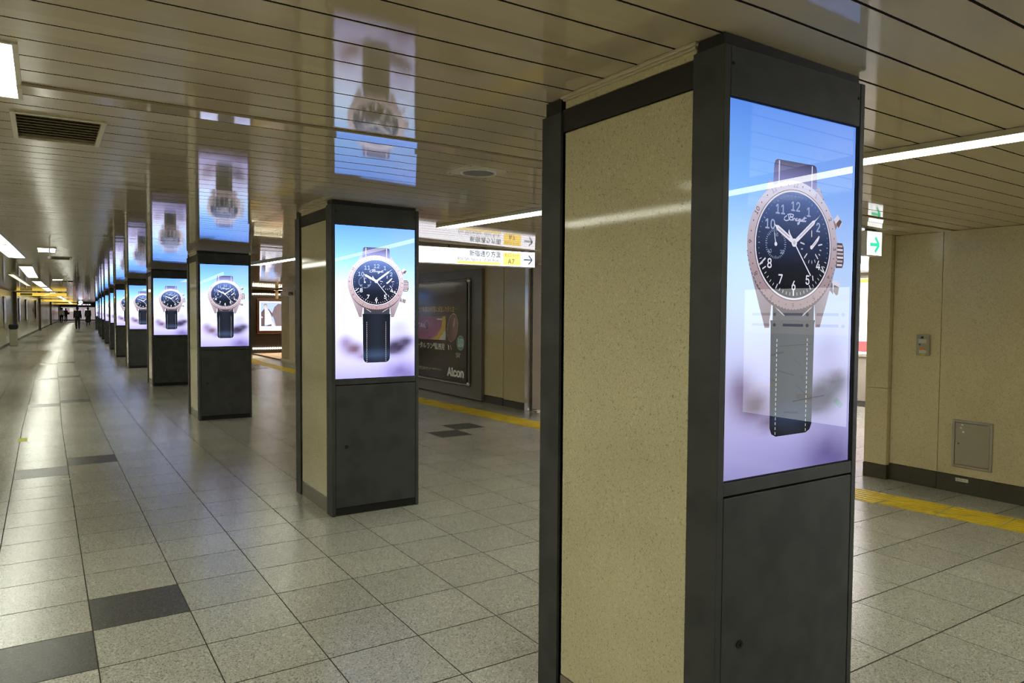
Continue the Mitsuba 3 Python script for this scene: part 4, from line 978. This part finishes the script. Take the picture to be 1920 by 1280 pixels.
k = thing('round_sign', 'round white station sign high in the distance', 'sign')
cxs, cys = 2.93, 80.0
b = trimesh.creation.cylinder(.19, .08, sections=28, transform=trimesh.transformations.rotation_matrix(math.pi / 2, [1, 0, 0])); b.apply_translation([cxs, cys + .05, 2.29])
put('disc', ply(b, 'mat_white'), k)
v, f, c = emissive_panel([(sbox(-.09, -.02, .09, .03), np.array([.25, .35, .8]), None), (ell(0, 0, .185, .185, 10), np.array([.9, .9, 1.0]), None)], 1.4)
put('face', ply((np.c_[v[:, 0] + cxs, 0 * v[:, 0] + cys, v[:, 1] + 2.29], f), 'mat_signface', color=c, emit={'type': 'mesh_attribute', 'name': 'vertex_color'}), k)
put('hanger', ply(cyl([cxs, cys + .05, 2.45], [cxs, cys + .05, ceil_z(0)], .02, 6), 'mat_lampdark'), k)
k = thing('far_sign', 'white and pink lit sign boards above the far crowd', 'sign')
put('board', ply(B(2.95, 4.15, 88.003, 88.12, 2.04, 2.20), 'mat_lampdark'), k)
v, f, c = emissive_panel([(sbox(.05, .03, .32, .13), np.array([.9, .9, 1]), None), (sbox(.45, .02, .72, .14), np.array([1, .45, .75]), None), (sbox(.82, .04, .92, .12), np.array([.8, .8, .9]), None), (sbox(1.0, .03, 1.14, .14), np.array([.95, .95, 1]), None), (sbox(0, 0, 1.2, .16), np.array([.10, .09, .10]), None)], 1.4)
put('face', ply((np.c_[v[:, 0] + 2.95, 0 * v[:, 0] + 88.0, v[:, 1] + 2.04], f), 'mat_signface', color=c, emit={'type': 'mesh_attribute', 'name': 'vertex_color'}), k)
for x in (3.1, 4.0): put('hanger', ply(cyl([x, 88.06, 2.2], [x, 88.06, ceil_z(0)], .015, 6), 'mat_lampdark'), k)
k = thing('far_shop', 'bright white shop fronts with red goods at the far end', 'shop front')
v, f, c = emissive_panel([(sbox(.5, .9, 1.0, 1.25), np.array([.6, .05, .04]), None), (sbox(1.5, .7, 1.9, 1.3), np.array([.35, .06, .05]), None), (sbox(.3, 1.35, .62, 1.8), np.array([.9, .9, 1]), None), (sbox(1.05, 1.3, 1.5, 1.8), np.array([.9, .86, .75]), None), (sbox(2.0, .3, 2.6, 1.8), np.array([.5, .45, .6]), None),
    (sbox(2.9, .2, 3.4, .5), np.array([.8, .8, 1]), None), (sbox(2.9, .7, 3.4, 1.0), np.array([.7, .7, 1]), None), (sbox(2.9, 1.2, 3.4, 1.7), np.array([.9, .8, .9]), None), (sbox(0, 0, 4.2, .18), np.array([.03, .03, .03]), None), (sbox(0, 0, 4.2, 1.95), np.array([.42, .36, .36]), None)], .8)
put('front', ply(B(2.0, 6.3, 122.003, 122.2, 0, 1.97), 'mat_plaster'), k)
put('display', ply((np.c_[v[:, 0] + 2.05, 0 * v[:, 0] + 122.0, v[:, 1]], f), 'mat_signface', color=c, emit={'type': 'mesh_attribute', 'name': 'vertex_color'}), k)

# scraps on the floor
for (x, y, w, h, nm) in ((-.30, 10.7, .10, .28, 'square pale sticker on the floor at the left edge'), (.115, 8.10, .075, .03, 'small scrap of paper on the floor by the left joint')):
    k = thing('floor_scrap', nm, 'paper')
    put('sheet', ply(B(x, x + w, y, y + h, .0002, .0012), 'mat_lime' if w > .09 else 'mat_white'), k)

# ------------------------------------------------------------------ people in the distance
MF = manifold3d.Manifold
def bones(bs, res=.022):
    out = []
    for p0, r0, p1, r1 in bs:
        out.append(MF.batch_hull([MF.sphere(r0, 14).translate(p0), MF.sphere(r1, 14).translate(p1)]))
    m = MF.batch_boolean(out, manifold3d.OpType.Add)
    a = m.to_mesh(); t = trimesh.Trimesh(a.vert_properties[:, :3], a.tri_verts, process=True)
    trimesh.smoothing.filter_taubin(t, iterations=4)
    return t
def person(x, y, rot, hgt, top, legs, label, bag=None, skirt=False, stride=.16):
    k = thing('person', label, 'person')
    s = hgt / 1.75
    tw = T().translate([x, y, 0]).rotate([0, 0, 1], rot).scale(s)
    st = stride
    hipL, hipR = (-.09, 0, .92), (.09, 0, .92)
    knL, knR = (-.095, st * .62, .50), (.095, -st * .25, .49)
    anL, anR = (-.09, st * .95, .085), (.09, -st, .12)
    toL, toR = (-.095, st * .95 + .16, .035), (.095, -st + .14, .045)
    shL, shR = (-.185, 0, 1.43), (.185, 0, 1.43)
    elL, elR = (-.235, -.07, 1.15), (.235, .06, 1.15)
    wrL, wrR = (-.245, .03, .91), (.245, .16, .92)
    body = [((0, 0, 1.42), .06, (0, .02, 1.53), .055), ((0, .025, 1.60), .085, (0, .035, 1.665), .088), ((0, .07, 1.575), .05, (0, .055, 1.62), .07), ((0, .125, 1.61), .012, (0, .118, 1.635), .010), ((-.088, .02, 1.61), .018, (-.088, .02, 1.63), .016), ((.088, .02, 1.61), .018, (.088, .02, 1.63), .016)]
    body += [((0, 0, 1.40), .07, shL, .05), ((0, 0, 1.40), .07, shR, .05), ((0, 0, 1.4), .08, (0, 0, 1.0), .10), (hipL, .07, knL, .05), (hipR, .07, knR, .05), ((0, 0, 1.0), .1, hipL, .07), ((0, 0, 1.0), .1, hipR, .07), (knL, .05, anL, .035), (knR, .05, anR, .035), (anL, .035, toL, .028), (anR, .035, toR, .028)]
    for sh, el, wr in ((shL, elL, wrL), (shR, elR, wrR)):
        body += [(sh, .045, el, .036), (el, .036, wr, .026)]
        w = np.array(wr); pm = w + [0, .02, -.075]
        body.append((tuple(w), .024, tuple(pm), .03))
        for i, ln in enumerate((.07, .08, .075, .06)):
            a = pm + [(i - 1.5) * .0 , (i - 1.5) * .019, -.015]; b = a + [0, .006, -ln * .6]; body += [(tuple(a), .0095, tuple(b), .0085), (tuple(b), .0085, tuple(b + [0, .018, -ln * .35]), .0075)]
        body.append((tuple(w + [0, .03, -.03]), .012, tuple(w + [-.01, .065, -.09]), .0095))
    put('body', ply(bones(body), 'mat_skin', smooth=True), k, to_world=tw, label='body')
    tb = [((-.12, 0, 1.38), .095, (.12, 0, 1.38), .095), ((-.12, 0, 1.38), .095, (-.10, 0, .96), .105), ((.12, 0, 1.38), .095, (.10, 0, .96), .105), ((-.1, 0, .96), .105, (.1, 0, .96), .105), ((0, 0, 1.44), .08, (0, .01, 1.47), .07)]
    for sh, el, wr in ((shL, elL, wrL), (shR, elR, wrR)): tb += [(sh, .066, el, .055), (el, .055, wr, .04)]
    tb += [((0, 0, 1.38), .105, (0, 0, .96), .112)]
    put('top', ply(bones(tb), top, smooth=True), k, to_world=tw, label='shirt or jacket')
    if skirt:
        lb_ = [((-.08, 0, .98), .12, (-.1, 0, .45), .15), ((.08, 0, .98), .12, (.1, 0, .45), .15), ((-.1, 0, .45), .15, (.1, 0, .45), .15), (knL, .06, anL, .042), (knR, .06, anR, .042)]
    else:
        lb_ = [((0, 0, .95), .12, hipL, .095), ((0, 0, .95), .12, hipR, .095), (hipL, .10, knL, .072), (hipR, .10, knR, .072), (knL, .072, anL, .055), (knR, .072, anR, .055)]
    put('trousers' if not skirt else 'long_skirt', ply(bones(lb_), legs, smooth=True), k, to_world=tw)
    for an, to in ((anL, toL), (anR, toR)):
        m = bones([((an[0], an[1] - .03, max(an[2] - .04, .034)), .036, to, .034)]); m.vertices[:, 2] = np.maximum(m.vertices[:, 2], 0.002); put('shoe', ply(m, 'mat_black', smooth=True), k, to_world=tw)
    put('hair', ply(bones([((0, .0, 1.665), .098, (0, .025, 1.70), .094), ((0, -.03, 1.60), .075, (0, 0, 1.67), .095)]), 'mat_hair', smooth=True), k, to_world=tw)
    if bag == 'backpack':
        b = CB(-.16, .16, -.30, -.10, 1.0, 1.43, .05); put('backpack', ply(b, 'mat_clothblack'), k, to_world=tw, label='black backpack')
    if bag == 'red':
        put('shopping_bag', ply(CB(.20, .52, .0, .14, .95, 1.22, .01), 'mat_red'), k, to_world=tw, label='red bag')
person(2.30, 69.3, -2, 1.80, 'mat_clothblack', 'mat_clothblack', 'person in black with a black backpack walking away, middle of the distant group', 'backpack')
person(3.78, 86.0, 4, 1.82, 'mat_clothnavy', 'mat_clothblack', 'person in a long dark dress, right of the backpack wearer', None, True, .10)
person(1.78, 102.0, -6, 1.78, 'mat_clothwhite', 'mat_clothblack', 'person in a white shirt and dark trousers, leftmost of the distant people')
person(2.45, 114.0, 30, 1.74, 'mat_clothnavy', 'mat_clothnavy', 'person in dark clothes with a red bag, between the white shirt and the backpack', 'red', False, .05)
